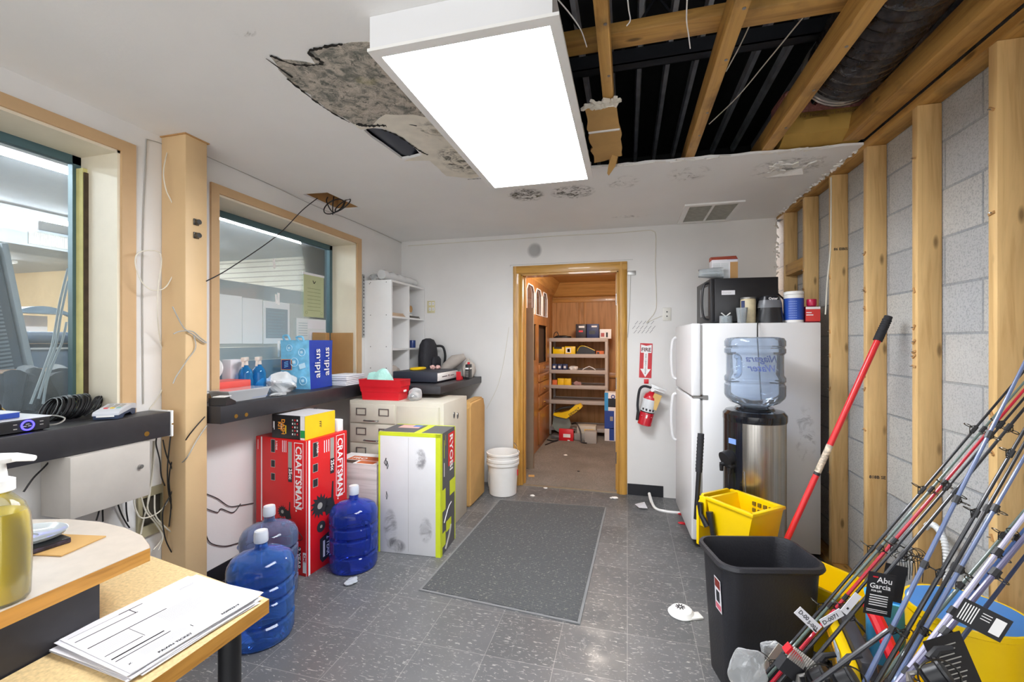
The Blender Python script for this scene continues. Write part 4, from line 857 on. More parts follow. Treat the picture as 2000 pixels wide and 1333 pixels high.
for (yy, z, w_, n, m, lab) in ((3.58, 1.6135, .22, 3, P('tan_papers', '#c8b096', .8), 'tan paper stack in the upper cubby nearest to the window'), (3.89, 1.6135, .2, 2, P('dark_papers', '#5b5650', .8), 'dark folded papers in the upper cubby by the back wall')):
    b = MB(m)
    for k in range(n): b.box(-2.24, -2.012 - .004 * k, yy - w_ / 2, yy + w_ / 2 - .01 * k, z + k * .011, z + .009 + k * .011)
    b.solo('paper_stack', lab, 'paper')
b = MB(M_white).at((-2.1, 3.84, 1.7), 0, 0, PI / 2).lathe([(.035, -.03), (.056, -.03), (.056, .03), (.035, .03), (.035, -.03)], None, (0, 0, 0), 24, False); b.at((-2.035, 3.84, 1.7), 0, 0, PI / 2).lathe([(.0, .0), (.034, .0)], M_card, (0, 0, 0), 20, False); b.at().box(-2.13, -2.04, 3.80, 3.88, 1.6375, 1.65, M_white); b.solo('tape_dispenser', 'white tape roll on dark papers in the upper cubby', 'tape')
MB(M_card).box(-2.2, -2.06, 3.77, 3.84, 1.3235, 1.43, None, .004).solo('brown_box', 'small brown box in the middle cubby by the back wall', 'box')
b = MB(P('navy_can', '#2a3f78', .3)).lathe([(.03, 0), (.032, .004), (.032, .07), (.03, .074)], None, (-2.05, 3.9, 1.3235), 20); b.solo('blue_can', 'small navy can beside the brown box in the middle cubby', 'can')
crumple(MB(), (-2.1, 3.58, 1.0585), .075, .8, 1.1, .8, 31, P('grey_cloth', '#b5a99f', .9)).solo('folded_cloth', 'grey cloth bundle in the bottom cubby nearest to the window', 'cloth', ang=14)
b = MB(P('slotted_strip', '#c3c4c2', .4, .7)).box(XL + .001, XL + .012, 3.382, 3.405, 1.42, 1.98)
for k in range(18): z = 1.44 + k * .03 + (.06 if k > 8 else 0); b.box(XL + .0115, XL + .0128, 3.387, 3.399, z, z + .013, M_blk) if z < 1.96 else None
b.solo('slotted_standard', 'slotted metal shelf standard beside the middle window casing', 'bracket')
# ---- corner counter
ZB = 1.0408
t = thing('cash_drawer', 'black cash drawer with white front on the corner counter', 'cash drawer', (-1.72, 3.53, ZB))
MB(P('drawer_navy', '#2b2f3b', .45)).box(-.2, .205, -.225, .23, .006, .092, None, .006).build('body', t)
for fx in (-.17, .17):
    for fy in (-.19, .19): MB(M_rubber).box(fx - .015, fx + .015, fy - .015, fy + .015, 0, .006).build('foot', t)
f = MB(M_white).box(.205, .209, -.215, .22, .016, .082, None, .0015); f.box(.2092, .2098, -.13, -.02, .044, .05, M_blk); f.box(.2092, .2098, .05, .13, .044, .05, M_blk); f.cyl((.209, .012, .05), (.213, .012, .05), .008, None, M_iron, 12); f.build('drawer_front', t)
b = MB(M_yel).sweep([(-1.8 + .05 * math.cos(a), 3.53 + .1 * math.sin(a), ZB + .104) for a in [2 * PI * k / 24 for k in range(24)]], .01, None, 8, closed=True); b.solo('yellow_strap', 'yellow looped strap lying on the black cash drawer', 'strap')
for k, (x, y) in enumerate(((-1.72, 3.66), (-1.68, 3.69))):
    crumple(MB(), (x, y, ZB + .0925), .022, 1, 1, .9, 40 + k, P('pink_foam', '#e5b8b0', .8)).solo('pink_lump', 'pale pink lump on the cash drawer, %s the black can' % ('farther from', 'closer to')[k], 'lump', ang=14)
t = thing('backpack', 'black backpack standing behind the white cubby on the corner counter', 'backpack', (-1.88, 3.9, ZB))
b = MB(P('backpack_fabric', '#26262c', .7, var=.25, sc=20, bmp=.4)); n = 20
def oval(z, rx, ry, cx=0): return [(cx + rx * math.cos(2 * PI * k / n), ry * math.sin(2 * PI * k / n), z) for k in range(n)]
b.loft([oval(0, .07, .11), oval(.04, .085, .125), oval(.2, .085, .125), oval(.31, .075, .11), oval(.36, .05, .08), oval(.375, .02, .03)]); b.build('bag_body', t)
MB(P('backpack_fabric', '#26262c', .7)).loft([oval(.04, .02, .07, .088), oval(.06, .035, .085, .085), oval(.17, .035, .085, .085), oval(.2, .015, .06, .085)]).build('front_pocket', t)
MB(M_blk).tube([(.06, .06, .3), (.12, .08, .29), (.145, .08, .2), (.13, .07, .1), (.1, .06, .06)], .012).build('strap', t)
b = MB(P('grey_bag_cloth', '#b0a79e', .8, var=.12)); b.sweep([(-1.72, 3.8, ZB + .02), (-1.66, 3.84, ZB + .1), (-1.6, 3.9, ZB + .16), (-1.52, 3.95, ZB + .2)], [.03, .05, .06, .03], None, 14); b.solo('grey_bag', 'grey cloth bag slumped beside the backpack', 'bag')
crumple(MB(), (-1.47, 3.92, ZB), .085, .7, 1.0, 1.1, 52, P('pale_cloth', '#c5bdb4', .9)).solo('cloth_bundle', 'pale cloth bundle behind the cash drawer by the black can', 'cloth', ang=14)
t = thing('fluid_can', 'black can with red cap on the corner counter end', 'can', (-1.415, 3.78, ZB))
c_ = MB(M_blk).box(-.02, .02, -.038, .038, 0, .135, None, .006); c_.rect((.0205, -.03, .09), (0, 1, 0), (0, 0, 1), .06, .014, M_white); c_.rect((-.016, -.0385, .09), (1, 0, 0), (0, 0, 1), .03, .014, M_white)
for k in range(5): c_.rect((-.014, -.0385, .07 - k * .012), (1, 0, 0), (0, 0, 1), .026, .004, M_gcable)
c_.build('can_body', t); MB(M_red).cyl((0, 0, .1352), (0, 0, .155), .012, .01).build('cap', t)
b = MB(M_red).prism([(-.03, 0), (.03, 0), (.02, .03), (-.01, .035), (-.025, .075), (-.032, .07)], -.02, .02, 'X').at(); bmesh.ops.translate(b.bm, verts=b.bm.verts[:], vec=(-1.46, 3.67, ZB)); b.solo('red_tool', 'small red plastic tool beside the black can', 'tool')
# ---- filing cabinet
M_cab = P('cabinet_beige', '#c9c3b4', .45, var=.05, sc=6)
t = thing('filing_cabinet', 'beige steel filing cabinet with card drawers behind the green edged carton', 'cabinet', (-1.65, 3.1, 0))
X0, X1, Y0, Y1, H = -2.03, -1.262, 2.868, 3.33, .945
b = MB(M_cab).box(X0, X1, Y0, Y1, .0, H, None, .004); b.box(-1.30, -1.288, Y0 - .003, Y0, .02, H - .03)
for y, z in ((3.06, .83), (3.13, .815)): b.sweep([(X1 + .0005, y + .012 * math.cos(a), z + .022 * math.sin(a)) for a in [2 * PI * k / 16 for k in range(16)]], .003, M_iron, 5, closed=True); b.prism([(y + .011 * math.cos(a), z + .021 * math.sin(a)) for a in [2 * PI * k / 16 for k in range(16)]], X1 + .0002, X1 + .001, 'X', M_blk)
b.build('body', t, True)
for k in range(6):
    z1 = H - .025 - k * .147; z0 = z1 - .139
    d_ = MB(M_cab).box(-2.015, -1.645, Y0 - .012, Y0 - .0005, z0, z1, None, .003).build('drawer', t, True)
    for xx in (-1.965, -1.775): h = MB(M_iron).plate([(xx, z1 - .085), (xx + .085, z1 - .085), (xx + .085, z1 - .03), (xx, z1 - .03)], [[(xx + .008, z1 - .078), (xx + .077, z1 - .078), (xx + .077, z1 - .037), (xx + .008, z1 - .037)]], Y0 - .015, Y0 - .0122, 'Y'); h.build('label_holder', d_, True)
    h = MB(M_chrome); h.tube([(-1.89, Y0 - .012, z0 + .018), (-1.885, Y0 - .03, z0 + .018), (-1.785, Y0 - .03, z0 + .018), (-1.78, Y0 - .012, z0 + .018)], .005); h.build('handle', d_, True)
MB(M_cab).box(-1.63, -1.31, Y0 - .006, Y0 - .0005, .05, H - .03, None, .002).build('side_door', t, True)
t = thing('parts_bin', 'red plastic parts bin with turquoise bag in it on the filing cabinet', 'bin', (-1.79, 2.975, H + .0005), math.radians(2))
def rr(w, d, z, k=.0): return [(-w, -d, z), (w, -d, z), (w, d, z), (-w, d, z)]
b = MB(M_red); o = [(-.165, -.075), (.155, -.075), (.155, .075), (-.165, .075)]
lo = [[(x * k, y * k, z) for x, y in o] for z, k in ((0, .93), (.06, .97), (.062, 1.0), (.1, 1.03), (.105, 1.06), (.15, 1.08), (.155, 1.1))]
for l in lo[1:]: l[1] = (l[1][0], l[1][1], l[1][2] * (.97)); l[2] = (l[2][0], l[2][1], l[2][2] * .97)
inn = [[(x * k, y * k, z) for x, y in o] for z, k in ((.152, 1.06), (.06, .94), (.006, .9))]
b.loft(lo + inn); b.build('bin_body', t); MB(M_white).box(.16, .162, -.02, .025, .06, .075).build('label', t)
b = crumple(MB(), (-1.85, 2.975, H + .009), .07, 1.5, .75, 1.75, 63, P('turquoise_film', '#a8dccf', .35, bmp=1, bsc=14)); b.solo('turquoise_bag', 'turquoise plastic bag bulging out of the red parts bin', 'bag', ang=14)
crumple(MB(), (-1.54, 2.97, H + .001), .055, .9, 1.1, .9, 62, M_film).solo('clear_bag', 'crumpled clear bag on the filing cabinet beside the red bin', 'bag', ang=14)
# ---- flat carton leaning behind the cabinet
b = MB(M_kraft); n_ = [(3.415, 0), (3.79, 0), (3.80, .8), (3.76, .885), (3.44, .875), (3.41, .84)]
b.loft([[(-1.36, y, z) for y, z in n_], [(-1.262, y, z) for y, z in n_]]); bmesh.ops.recalc_face_normals(b.bm, faces=b.bm.faces[:]); bmesh.ops.bevel(b.bm, geom=b.bm.edges[:], offset=.014, segments=3, affect='EDGES')
b.solo('padded_carton', 'large tan flat carton standing on edge between cabinet and white bucket', 'carton')
# ---- cartons
def icon(b, o, R, U, w_, h_): b.rect(o, R, U, w_, h_, M_ink, .0006); b.frame(o, R, U, w_, h_, .003, M_gcable, .0009)
M_craft = P('carton_red', '#d3191d', .4, var=.04, sc=5); M_bright = P('print_white', '#f2f0ef', .6)
t = thing('tall_carton', 'tall red and white lettered carton below the middle shelf', 'carton', (-1.822, 2.165, 0), math.radians(-6))
w_, d_, h_ = .412, .335, .80
b = MB(M_craft).box(-w_, 0, 0, d_, 0, h_, None, .004)
F, Rr, Up, Dn, RY = (-w_, 0, 0), (1, 0, 0), (0, 0, 1), (0, 0, -1), (0, 1, 0)
# front face lettering, turned to read downwards
b.frame((-.098, 0, .40), (1, 0, 0), Up, .072, .385, .004, M_bright); b.text('CRAFTSMAN.', (-.085, 0, .765), Dn, (1, 0, 0), .066, M_bright, .0016)
b.rect((-.145, 0, .63), Rr, Up, .03, .155, M_gcable); b.rect((-.145, 0, .545), Rr, Up, .032, .085, M_ink); b.text('25cc', (-.138, 0, .625), Dn, Rr, .034, M_bright, .001)
for k in range(3): b.rect((-.165 - k * .014, 0, .72), Rr, Up, .005, .07, M_bright)
b.rect((-.368, 0, .0), Rr, Up, .01, h_, M_bright); b.rect((-.395, 0, .72), Rr, Up, .004, .06, M_bright)
for z in (.71, .62, .54): icon(b, (-.285, 0, z), Rr, Up, .035, .045 if z < .7 else .08)
b.text('3-YEAR', (-.245, 0, .785), Dn, Rr, .018, M_bright, .0004)
b.rect((-.145, 0, .04), Rr, Up, .1, .13, M_ink); b.text('2 YEAR', (-.075, 0, .165), Dn, Rr, .04, M_bright, .001); b.rect((-.125, 0, .06), Rr, Up, .005, .09, M_red); b.rect((-.112, 0, .06), Rr, Up, .016, .09, M_bright)
b.rect((-.03, 0, .02), Rr, Up, .026, .12, M_bright); b.text('CMI', (-.024, -.0008, .13), Dn, Rr, .026, M_red, .001)
b.rect((-.004, -.0005, 0), Rr, Up, .004, h_, M_bright)
def machine(b, P0, R, S_):
    P0, R = V(P0), V(R); N = R.cross(V(Up)) * .0012
    g = lambda x, z: P0 + R * x * S_ + V((0, 0, z * S_)) + N
    for j in range(14):
        a = j / 14 * 2 * PI; q = .05
        b.face([g(q * math.cos(a - .22), q * math.sin(a - .22)), g(q * 1.5 * math.cos(a + .1), q * 1.5 * math.sin(a + .1)), g(q * math.cos(a + .22), q * math.sin(a + .22)), g(0, 0)], M_ink)
    b.face([g(.05 * math.cos(2 * PI * k / 20), .05 * math.sin(2 * PI * k / 20)) + N * .1 for k in range(20)], M_ink); b.face([g(.02 * math.cos(2 * PI * k / 14), .02 * math.sin(2 * PI * k / 14)) + N * .4 for k in range(14)], M_gcable)
    b.face([g(.02, .03), g(.11, .02), g(.13, -.06), g(.05, -.08)], M_ink); b.face([g(.1, .12), g(.112, .12), g(.112, -.0), g(.09, 0)], M_ink)
    b.face([g(.01 + .034 * math.cos(2 * PI * k / 18), -.13 + .034 * math.sin(2 * PI * k / 18)) for k in range(18)], M_ink); b.face([g(.01 + .01 * math.cos(2 * PI * k / 12), -.13 + .01 * math.sin(2 * PI * k / 12)) + N * .4 for k in range(12)], M_gcable)
machine(b, (-.19, 0, .36), (1, 0, 0), .55); b.tube([(-.16, -.002, .31), (-.1, -.003, .29), (-.04, -.003, .24), (-.03, -.003, .22), (-.06, -.003, .21), (-.1, -.003, .22)], .002, M_ink, 5)
# right hand face
b.frame((0, .235, .40), RY, Up, .075, .385, .004, M_bright); b.text('CRAFTSMAN.', (0, .248, .765), Dn, RY, .066, M_bright, .0016)
b.rect((0, .185, .65), RY, Up, .032, .13, M_gcable); b.rect((0, .185, .555), RY, Up, .034, .095, M_ink); b.text('25cc', (0, .192, .64), Dn, RY, .036, M_bright, .001)
for k in range(3): b.rect((0, .17 - k * .018, .70), RY, Up, .006, .075, M_bright)
b.rect((0, .012, .0), RY, Up, .014, h_, M_bright)
for z in (.69, .60, .51): icon(b, (0, .045, z), RY, Up, .04, .05 if z < .68 else .09)
b.text('3-YEAR', (.0006, .075, .775), Dn, RY, .02, M_bright, .0004)
machine(b, (0, .1, .385), (0, 1, 0), 1.0)
b.face([(.001, .1, .06), (.001, .12, .03), (.001, .19, .05), (.001, .2, .17), (.001, .17, .2), (.001, .1, .18)], M_ink); b.text('2 YEAR', (.001, .155, .18), Dn, RY, .038, M_bright, .0008); b.rect((.001, .125, .06), RY, Up, .016, .1, M_bright)
b.build('carton_body', t)
t = thing('kit_carton', 'black and yellow lettered carton on top of the red carton', 'carton', (-1.845, 2.178, .8005), math.radians(-4))
w_, d_, h_ = .255, .25, .142
M_kity = P('kit_yellow', '#f2c416', .5); b = MB(M_blk).box(-w_, 0, 0, d_, 0, h_, None, .0015)
b.rect((0, 0, 0), RY, Up, d_, h_, M_kity); b.rect((-w_, 0, h_), (1, 0, 0), RY, w_, d_, P('kit_lid', '#d9d7da', .5)); b.rect((-.002, 0, .005), Rr, Up, .002, .13, M_kity)
M_or = P('kit_orange', '#e8962c', .5)
b.text('DASH', (-.178, 0, .118), Dn, Rr, .036, M_or, .0012); b.text('KIT', (-.205, 0, .1), Dn, Rr, .034, M_or, .0012); b.text('POINT', (-.184, 0, .09), Dn, Rr, .012, M_bright, .0002)
b.rect((-.245, 0, .06), Rr, Up, .004, .04, M_bright); b.rect((-.238, 0, .05), Rr, Up, .005, .05, M_bright)
for i in range(3):
    for j in range(5): b.rect((-.098 + i * .018, 0, .025 + j * .021), Rr, Up, .009, .011, (M_bright, M_gcable, M_red)[(i + j) % 3])
b.rect((-.15, 0, .03), Rr, Up, .008, .05, M_kity)
b.rect((-.035, 0, .0), Rr, Up, .034, h_, M_bright, .0004); b.rect((-.034, 0, .012), Rr, Up, .034, .045, P('label_green', '#1f9a4d', .5), .0007)
b.text('rrr', (0, .115, .095), Dn, RY, .034, M_ink, .001); b.build('carton_body', t)
b = MB(M_bright).at((-1.885, 2.475, .801), math.radians(-6)).box(-.06, .075, -.03, .018, 0, .075, None, .002)
for q in range(3): b.tube([(-.03 + q * .025, -.0312, .015), (-.02 + q * .025, -.0312, .045), (-.005 + q * .025, -.0312, .06)], .007, M_ink, 5)
b.at().solo('tool_carton', 'small white carton with black pictures behind the black and yellow carton', 'carton')
b = MB(M_rubber).sweep([(-2.10, 2.478, .822), (-2.06, 2.478, .90), (-2.02, 2.478, .925), (-2.0, 2.478, .89), (-1.985, 2.478, .822)], [.02, .022, .022, .02, .018], None, 10); b.solo('black_grip', 'black rubber grip lying behind the black and yellow carton', 'grip')
# paper carton beside
M_og = P('carton_orange', '#d9713b', .6); t = thing('low_carton', 'grey wood print carton with orange top between red and white cartons', 'carton', (-1.79, 2.66, 0))
M_wp = wood('wood_print', '#c9c1be', '#aca39f', 'X', .7, False); b = MB(M_wp).box(-.18, .185, -.105, .145, 0, .565, None, .003)
b.rect((-.18, -.105, .566), Rr, RY, .365, .25, M_bright); b.rect((-.1, -.02, .5663), Rr, RY, .28, .09, M_og); b.rect((-.12, -.1, .5663), Rr, RY, .12, .07, P('print_brown', '#4b372c', .6)); b.rect((.02, -.09, .5663), Rr, RY, .13, .06, M_og); b.text('PRO', (-.08, 0, .567), Rr, RY, .06, M_bright, .001); b.build('carton_body', t)
# white and lime carton
M_lime = P('carton_lime', '#d3e02a', .5); M_off = P('carton_grey_white', '#dcdcde', .7, var=.05, sc=4)
t = thing('lime_carton', 'large off white carton with lime green edges standing by the floor mat', 'carton', (-1.586, 2.55, 0), math.radians(3.5))
w_, d_, h_ = .432, .288, .79; M_dk = P('carton_charcoal', '#55565a', .5, var=.1)
b = MB(M_off).box(0, w_, 0, d_, 0, h_, None, .006)
b.rect((0.0, 0, 0), Rr, Up, .012, h_, M_lime); b.rect((w_ - .034, 0, 0), Rr, Up, .034, h_, M_lime); b.rect((0, 0, h_ - .022), Rr, Up, w_, .022, M_lime); b.rect((.21, 0, .02), Rr, Up, .0015, .74, M_gcable, .0003)
for x, z, k in ((.05, .62, 3), (.06, .6, 2), (.055, .40, 2)):
    for q in range(k): b.tube([(x + q * .004, -.001, z), (x + .01 - q * .01, -.001, z - .03), (x + .006 * q, -.001, z - .05)], .0016, M_ink, 4)
st_ = stain_mat('carton_dirt', '#77757a', .5, 9, .42, (0, 2))
b.rect((w_, 0, 0), RY, Up, d_, h_, M_dk); b.rect((w_, 0, 0), RY, Up, .03, h_, M_lime, .0008); b.rect((w_, d_ - .018, 0), RY, Up, .018, h_, M_lime, .0008)
b.rect((w_, .14, .545), RY, Up, .135, .22, P('label_red', '#d6252b', .5), .001); b.text('RYOBI', (w_, .172, .755), Dn, RY, .088, M_bright, .002, lift=.0016)
b.rect((w_, .06, .62), RY, Up, .008, .12, M_lime, .001); b.rect((w_, .085, .7), RY, Up, .006, .07, P('label_gold', '#c9a03b', .5), .001); b.rect((w_, .06, .5), RY, Up, .01, .09, M_bright, .001)
b.rect((w_, .17, .34), RY, Up, .12, .1, M_lime, .001); b.rect((w_, .03, .28), RY, Up, .06, .14, M_lime, .001); b.rect((w_, .1, .12), RY, Up, .1, .07, M_lime, .001); b.rect((w_, .03, .05), RY, Up, .06, .09, M_lime, .001)
b.tube([(w_ + .002, .06, .2), (w_ + .002, .14, .27), (w_ + .002, .2, .29)], .003, M_bright, 4); b.tube([(w_ + .002, .08, .02), (w_ + .002, .15, .08), (w_ + .002, .19, .14)], .008, M_gcable, 4)
b.rect((0, 0, h_), Rr, RY, w_, d_, M_dk); b.rect((0, d_ - .02, h_), Rr, RY, w_, .02, M_lime, .0008); b.rect((0, 0, h_), Rr, RY, w_, .02, M_lime, .0008); b.rect((.24, .02, h_), Rr, RY, .05, .255, M_lime, .0008); b.rect((.06, .16, h_), Rr, RY, .15, .1, P('label_pink', '#e9b3ac', .6), .0008); b.rect((.15, .2, h_), Rr, RY, .06, .06, P('label_blue', '#5b7fc7', .6), .001)
b.build('carton_body', t)
for x0, x1, z0, z1 in ((.03, .14, .02, .3), (.28, .38, .08, .26), (.25, .34, .55, .7), (.05, .2, .0, .1)): MB(st_).face([(x0, -.0012, z0), (x1, -.0012, z0), (x1, -.0012, z1), (x0, -.0012, z1)]).build('dirt_mark', t)
# ---- water jugs
def jug(loc, label, m, rz=0, tall=.43):
    t = thing('water_jug', label, 'jug', loc, rz, 'empty water jugs on the floor')
    R = .143; pr = [(.12, .0), (.136, .006), (R, .03), (R, .09), (R - .012, .1), (R - .012, .108), (R, .118), (R, .19), (R - .013, .2), (R - .013, .208), (R, .218), (R, .26), (R - .012, .27), (R - .012, .278), (R, .288), (R, .33), (R - .004, .345), (.125, .37), (.09, .39), (.05, .402), (.032, .41), (.027, .42), (.027, .465)]
    b = MB(m).lathe(pr, None, (0, 0, 0), 44, False); b.lathe([(.0, .012), (.11, .004), (.12, 0)], None, (0, 0, 0), 44, False); b.build('bottle', t)
    h = MB(m).sweep(smooth_path([(-.125, -.05, .3), (-.1, -.075, .285), (-.095, -.085, .2), (-.105, -.075, .13), (-.128, -.05, .12)], 6), .017, None, 12); h.build('grip', t)
    c_ = MB(clear('jug_cap', '#dfe8f5', .75, .3, '#e6ecf6')).lathe([(.0295, .44), (.031, .445), (.031, .475), (.028, .492), (.0, .494)], None, (0, 0, 0), 24, False); c_.lathe([(.0, .4945), (.02, .4945)], M_white, (0, 0, 0), 20, False); c_.build('cap', t)
    return t
M_jug = clear('blue_jug_plastic', '#86b2f4', .1, .06, '#5a94f0'); M_jug2 = clear('pale_jug_plastic', '#b9c4e0', .08, .06, '#9fb3e3'); M_jug3 = clear('deep_blue_jug_plastic', '#7086ea', .12, .06, '#4264e0')
def pix(px, d): u = (px - 1000) / 850; return (u * d * CT - d * ST, u * d * ST + d * CT, .0005)
jug(pix(510, 2.06), 'blue water jug with white cap, nearest to the paper pile', M_jug, .8)
jug(pix(526, 2.37), 'pale clear water jug with white cap behind the front blue jug', M_jug2, .4)
jug(pix(691, 2.70), 'deep blue water jug standing alone right of the red carton', M_jug3, 2.2)
# ---- white pail, mat and litter
t = thing('pail', 'white plastic pail beside the oak door casing', 'pail', (-1.10, 3.83, 0))
b = MB(P('pail_white', '#eeece8', .4, var=.03)); b.lathe([(.118, 0), (.124, .004), (.138, .27), (.149, .272), (.149, .29), (.141, .292), (.141, .302), (.15, .304), (.15, .325), (.143, .327), (.146, .36), (.152, .362), (.152, .378), (.143, .38), (.141, .37), (.122, .01), (.0, .01)], None, (0, 0, 0), 40, False); b.lathe([(0, .0), (.118, 0)], None, (0, 0, 0), 40, False)
for k in range(9): b.at((-.128 + k * .004, -.045 - k * .0095, 0)).box(-.001, .001, -.003, .003, .09, .2, M_gcable)
b.at(); b.build('pail_body', t)
MB(M_iron).tube([(.15, 0, .33), (.16, -.01, .36), (.14, -.03, .42), (.1, .02, .46), (.12, .06, .42)], .002).build('handle', t); MB(M_red).box(.141, .148, -.03, -.015, .18, .23).build('red_tab', t)
cs = [(-1.121, 2.208), (-.223, 2.143), (-.165, 3.705), (-1.08, 3.644)]
t = thing('floor_mat', 'grey ribbed entrance mat on the dark tile floor', 'mat', (-.65, 2.9, 0))
b = MB(mat_ribbed()).prism([(-1.105, 2.22), (-.237, 2.157), (-.18, 3.69), (-1.066, 3.63)], .001, .009); b.build('mat_field', t, True)
b = MB(P('mat_border', '#7d7e7f', .8)).plate(cs, [[(-1.104, 2.221), (-.238, 2.158), (-.181, 3.689), (-1.065, 3.629)]], .0005, .006); b.build('rubber_border', t, True)
def scrap(px, py, r, m, name, label, z=0, seed=1, sx=1, sy=1, h=.4):
    p = onZ(px, py, z); crumple(MB(), (p.x, p.y, z + .0005), r, sx, sy, h, seed, m).solo(name, label, name.replace('_', ' '), ang=14)
t = thing('alarm_cover', 'white smoke alarm cover with dark flower cut lying on the floor', 'cover', tuple(onZ(1331, 1200, 0)), .4)
b = MB(M_white).lathe([(.062, 0), (.066, .006), (.05, .024), (.03, .028), (0, .028)], None, (0, 0, 0), 28, False); b.build('shell', t)
b = MB(M_ink)
for k in range(9): a = k * 2 * PI / 9; b.at((.0, .012, .0285), a).box(.006, .024, -.003, .003, 0, .0008)
b.at().build('slots', t); MB(M_white).box(.02, .085, -.062, -.01, .0, .012, None, .004).build('tab', t)
scrap(686, 1140, .035, clear('film_scrap', '#e6eaee', .4, .2, '#e8edf2'), 'film_scrap', 'clear plastic scrap on the floor by the deep blue jug', 0, 3, .8, 1.3, .3)
for px, py, r, lab in ((1065, 955, .018, 'small white crumb on the tiles in front of the doorway'), (1040, 970, .022, 'white chip on the tiles at the mat edge'), (1200, 975, .03, 'white chip at the right foot of the door casing'), (980, 968, .03, 'white paper scrap under the pail rim')): scrap(px, py, r, M_white, 'paper_scrap', lab, 0, int(px), 1, .7, .3)
for px, py, r, lab in ((1111, 862, .03, 'white crumb far back on the closet carpet'), (1105, 891, .024, 'white crumb in the middle of the closet carpet'), (1130, 922, .015, 'dark crumb on the closet carpet')): scrap(px, py, r, M_white if py < 900 else M_blk, 'carpet_crumb', lab, .0035, int(px), 1, .7, .3)
p = onZ(1038, 931, .004); MB(M_kraft).at((p.x, p.y, .004), .2).box(-.03, .03, -.03, .03, 0, .004).at().solo('tan_scrap', 'tan cardboard scrap on the closet carpet near the door', 'scrap')
p = onZ(1252, 990, 0); MB(M_paper).at((p.x, p.y, .0005), .5).loft([[(-.05, -.06, .012), (.02, -.07, .004), (.05, .03, .02), (-.03, .05, .0)], [(-.05, -.06, .014), (.02, -.07, .006), (.05, .03, .022), (-.03, .05, .002)]]).at().solo('paper_slip', 'folded white paper slip on the floor by the black baseboard', 'paper')
wire([onZ(1272, 982, .02), onZ(1268, 965, .06), onZ(1278, 992, .012), onZ(1300, 1000, .01), onZ(1330, 1003, .01)], .012, M_white, 'plastic_trim', 'bent white plastic trim strip on the floor beside the fridge')
for px, py, lab in ((1333, 1007, 'red scrap on the floor at the fridge corner, farther one'), (1333, 1025, 'red scrap on the floor at the fridge corner, closer one')): scrap(px, py, .03, M_red, 'red_scrap', lab, 0, py, 1.2, .5, .3)
# ---- back wall
t = thing('fire_sign', 'red and white fire extinguisher arrow sign on the back wall', 'sign', tuple(onY(1260, 739, YB - .0015)), 0, None, 0, math.radians(2))
b = MB(P('sign_red', '#c8202c', .4)).box(-.053, .053, -.0015, .001, 0, .31); N = lambda pts: b.face([(x, -.0022, z) for x, z in pts], M_bright)
N([(-.018, .08), (.018, .08), (.018, .225), (-.018, .225)]); N([(-.045, .08), (0, .006), (.045, .08)]); N([(-.046, .225), (.046, .225), (.046, .298), (0, .287), (-.046, .298)])
b.text('FIRE', (0, -.0025, .238), (1, 0, 0), (0, 0, 1), .046, P('sign_ink', '#5a1018', .5), .0012, 'CENTER')
for k, ch in enumerate('EXTINGUISHER'): b.text(ch, (0, -.0025, .205 - k * .0155), (1, 0, 0), (0, 0, 1), .0165, M_ink, .0004, 'CENTER')
b.build('sign_panel', t)
MB(M_red).box(.145, .185, YB - .006, YB - .0005, 1.008, 1.048, None, .002).solo('wall_hook', 'small red wall hook between fire sign and extinguisher', 'hook')
top, bot = onY(1273, 768, 3.99), onY(1258, 831, 3.985)
ax = (top - bot); Lx = ax.length; tilt = math.atan2(ax.x, ax.z)
t = thing('fire_extinguisher', 'red fire extinguisher with tan tag hanging on the back wall', 'fire extinguisher', tuple(bot), 0, None, 0, tilt)
M_ext = P('extinguisher_red', '#c4192c', .25, coat=.5); R = .06
b = MB(M_ext).lathe([(.05, 0), (R, .006), (R, Lx * .86), (.05, Lx * .95), (.03, Lx), (.02, Lx + .01), (0, Lx + .01)], None, (0, 0, 0), 32, False); b.lathe([(0, .004), (.05, 0)], None, (0, 0, 0), 32, False); b.face([(-.045, -R * .72, .085), (0, -R - .002, .07), (.045, -R * .72, .085), (0, -R - .002, .1)], M_bright); b.build('cylinder', t)
b = MB(P('ext_label', '#d9dbdd', .5)).lathe([(R + .0006, Lx * .42), (R + .0006, Lx * .80)], None, (0, 0, 0), 32, False)
for k in range(4): a = -PI / 2 + (k - 1.5) * .5; b.at((0, 0, Lx * .46), a).box(R + .0005, R + .0015, -.008, .008, 0, .018, M_ink)
b.at().lathe([(R + .001, Lx * .40), (R + .001, Lx * .43)], M_blk, (0, 0, 0), 32, False); b.build('label', t)
b = MB(M_chrome); b.cyl((0, 0, Lx + .008), (0, 0, Lx + .045), .017, .015); b.box(-.012, .05, -.012, .012, Lx + .045, Lx + .06); b.prism([(-.02, Lx + .06), (.11, Lx + .045), (.112, Lx + .052), (-.02, Lx + .075)], -.01, .01, 'Y'); b.prism([(.0, Lx + .03), (.1, Lx + .02), (.102, Lx + .026), (0, Lx + .042)], -.01, .01, 'Y'); b.cyl((0, -.03, Lx + .03), (0, -.012, Lx + .03), .017, None, M_bright, 16); b.build('valve', t)
b = MB(M_rubber).tube([(-.015, 0, Lx + .04), (-.075, -.005, Lx + .04), (-.105, -.01, Lx), (-.095, -.01, Lx * .6), (-.075, -.01, Lx * .35)], .011, None, 10); b.cyl((-.075, -.01, Lx * .37), (-.064, -.01, Lx * .1), .013, .016, M_blk, 12); b.build('hose', t)
b = MB(P('tag_tan', '#d9b36d', .8)).at((.045, -.055, Lx * .95), 0, .1, .12).box(-.03, .035, -.001, .001, -.12, .02).at(); b.build('inspection_tag', t)
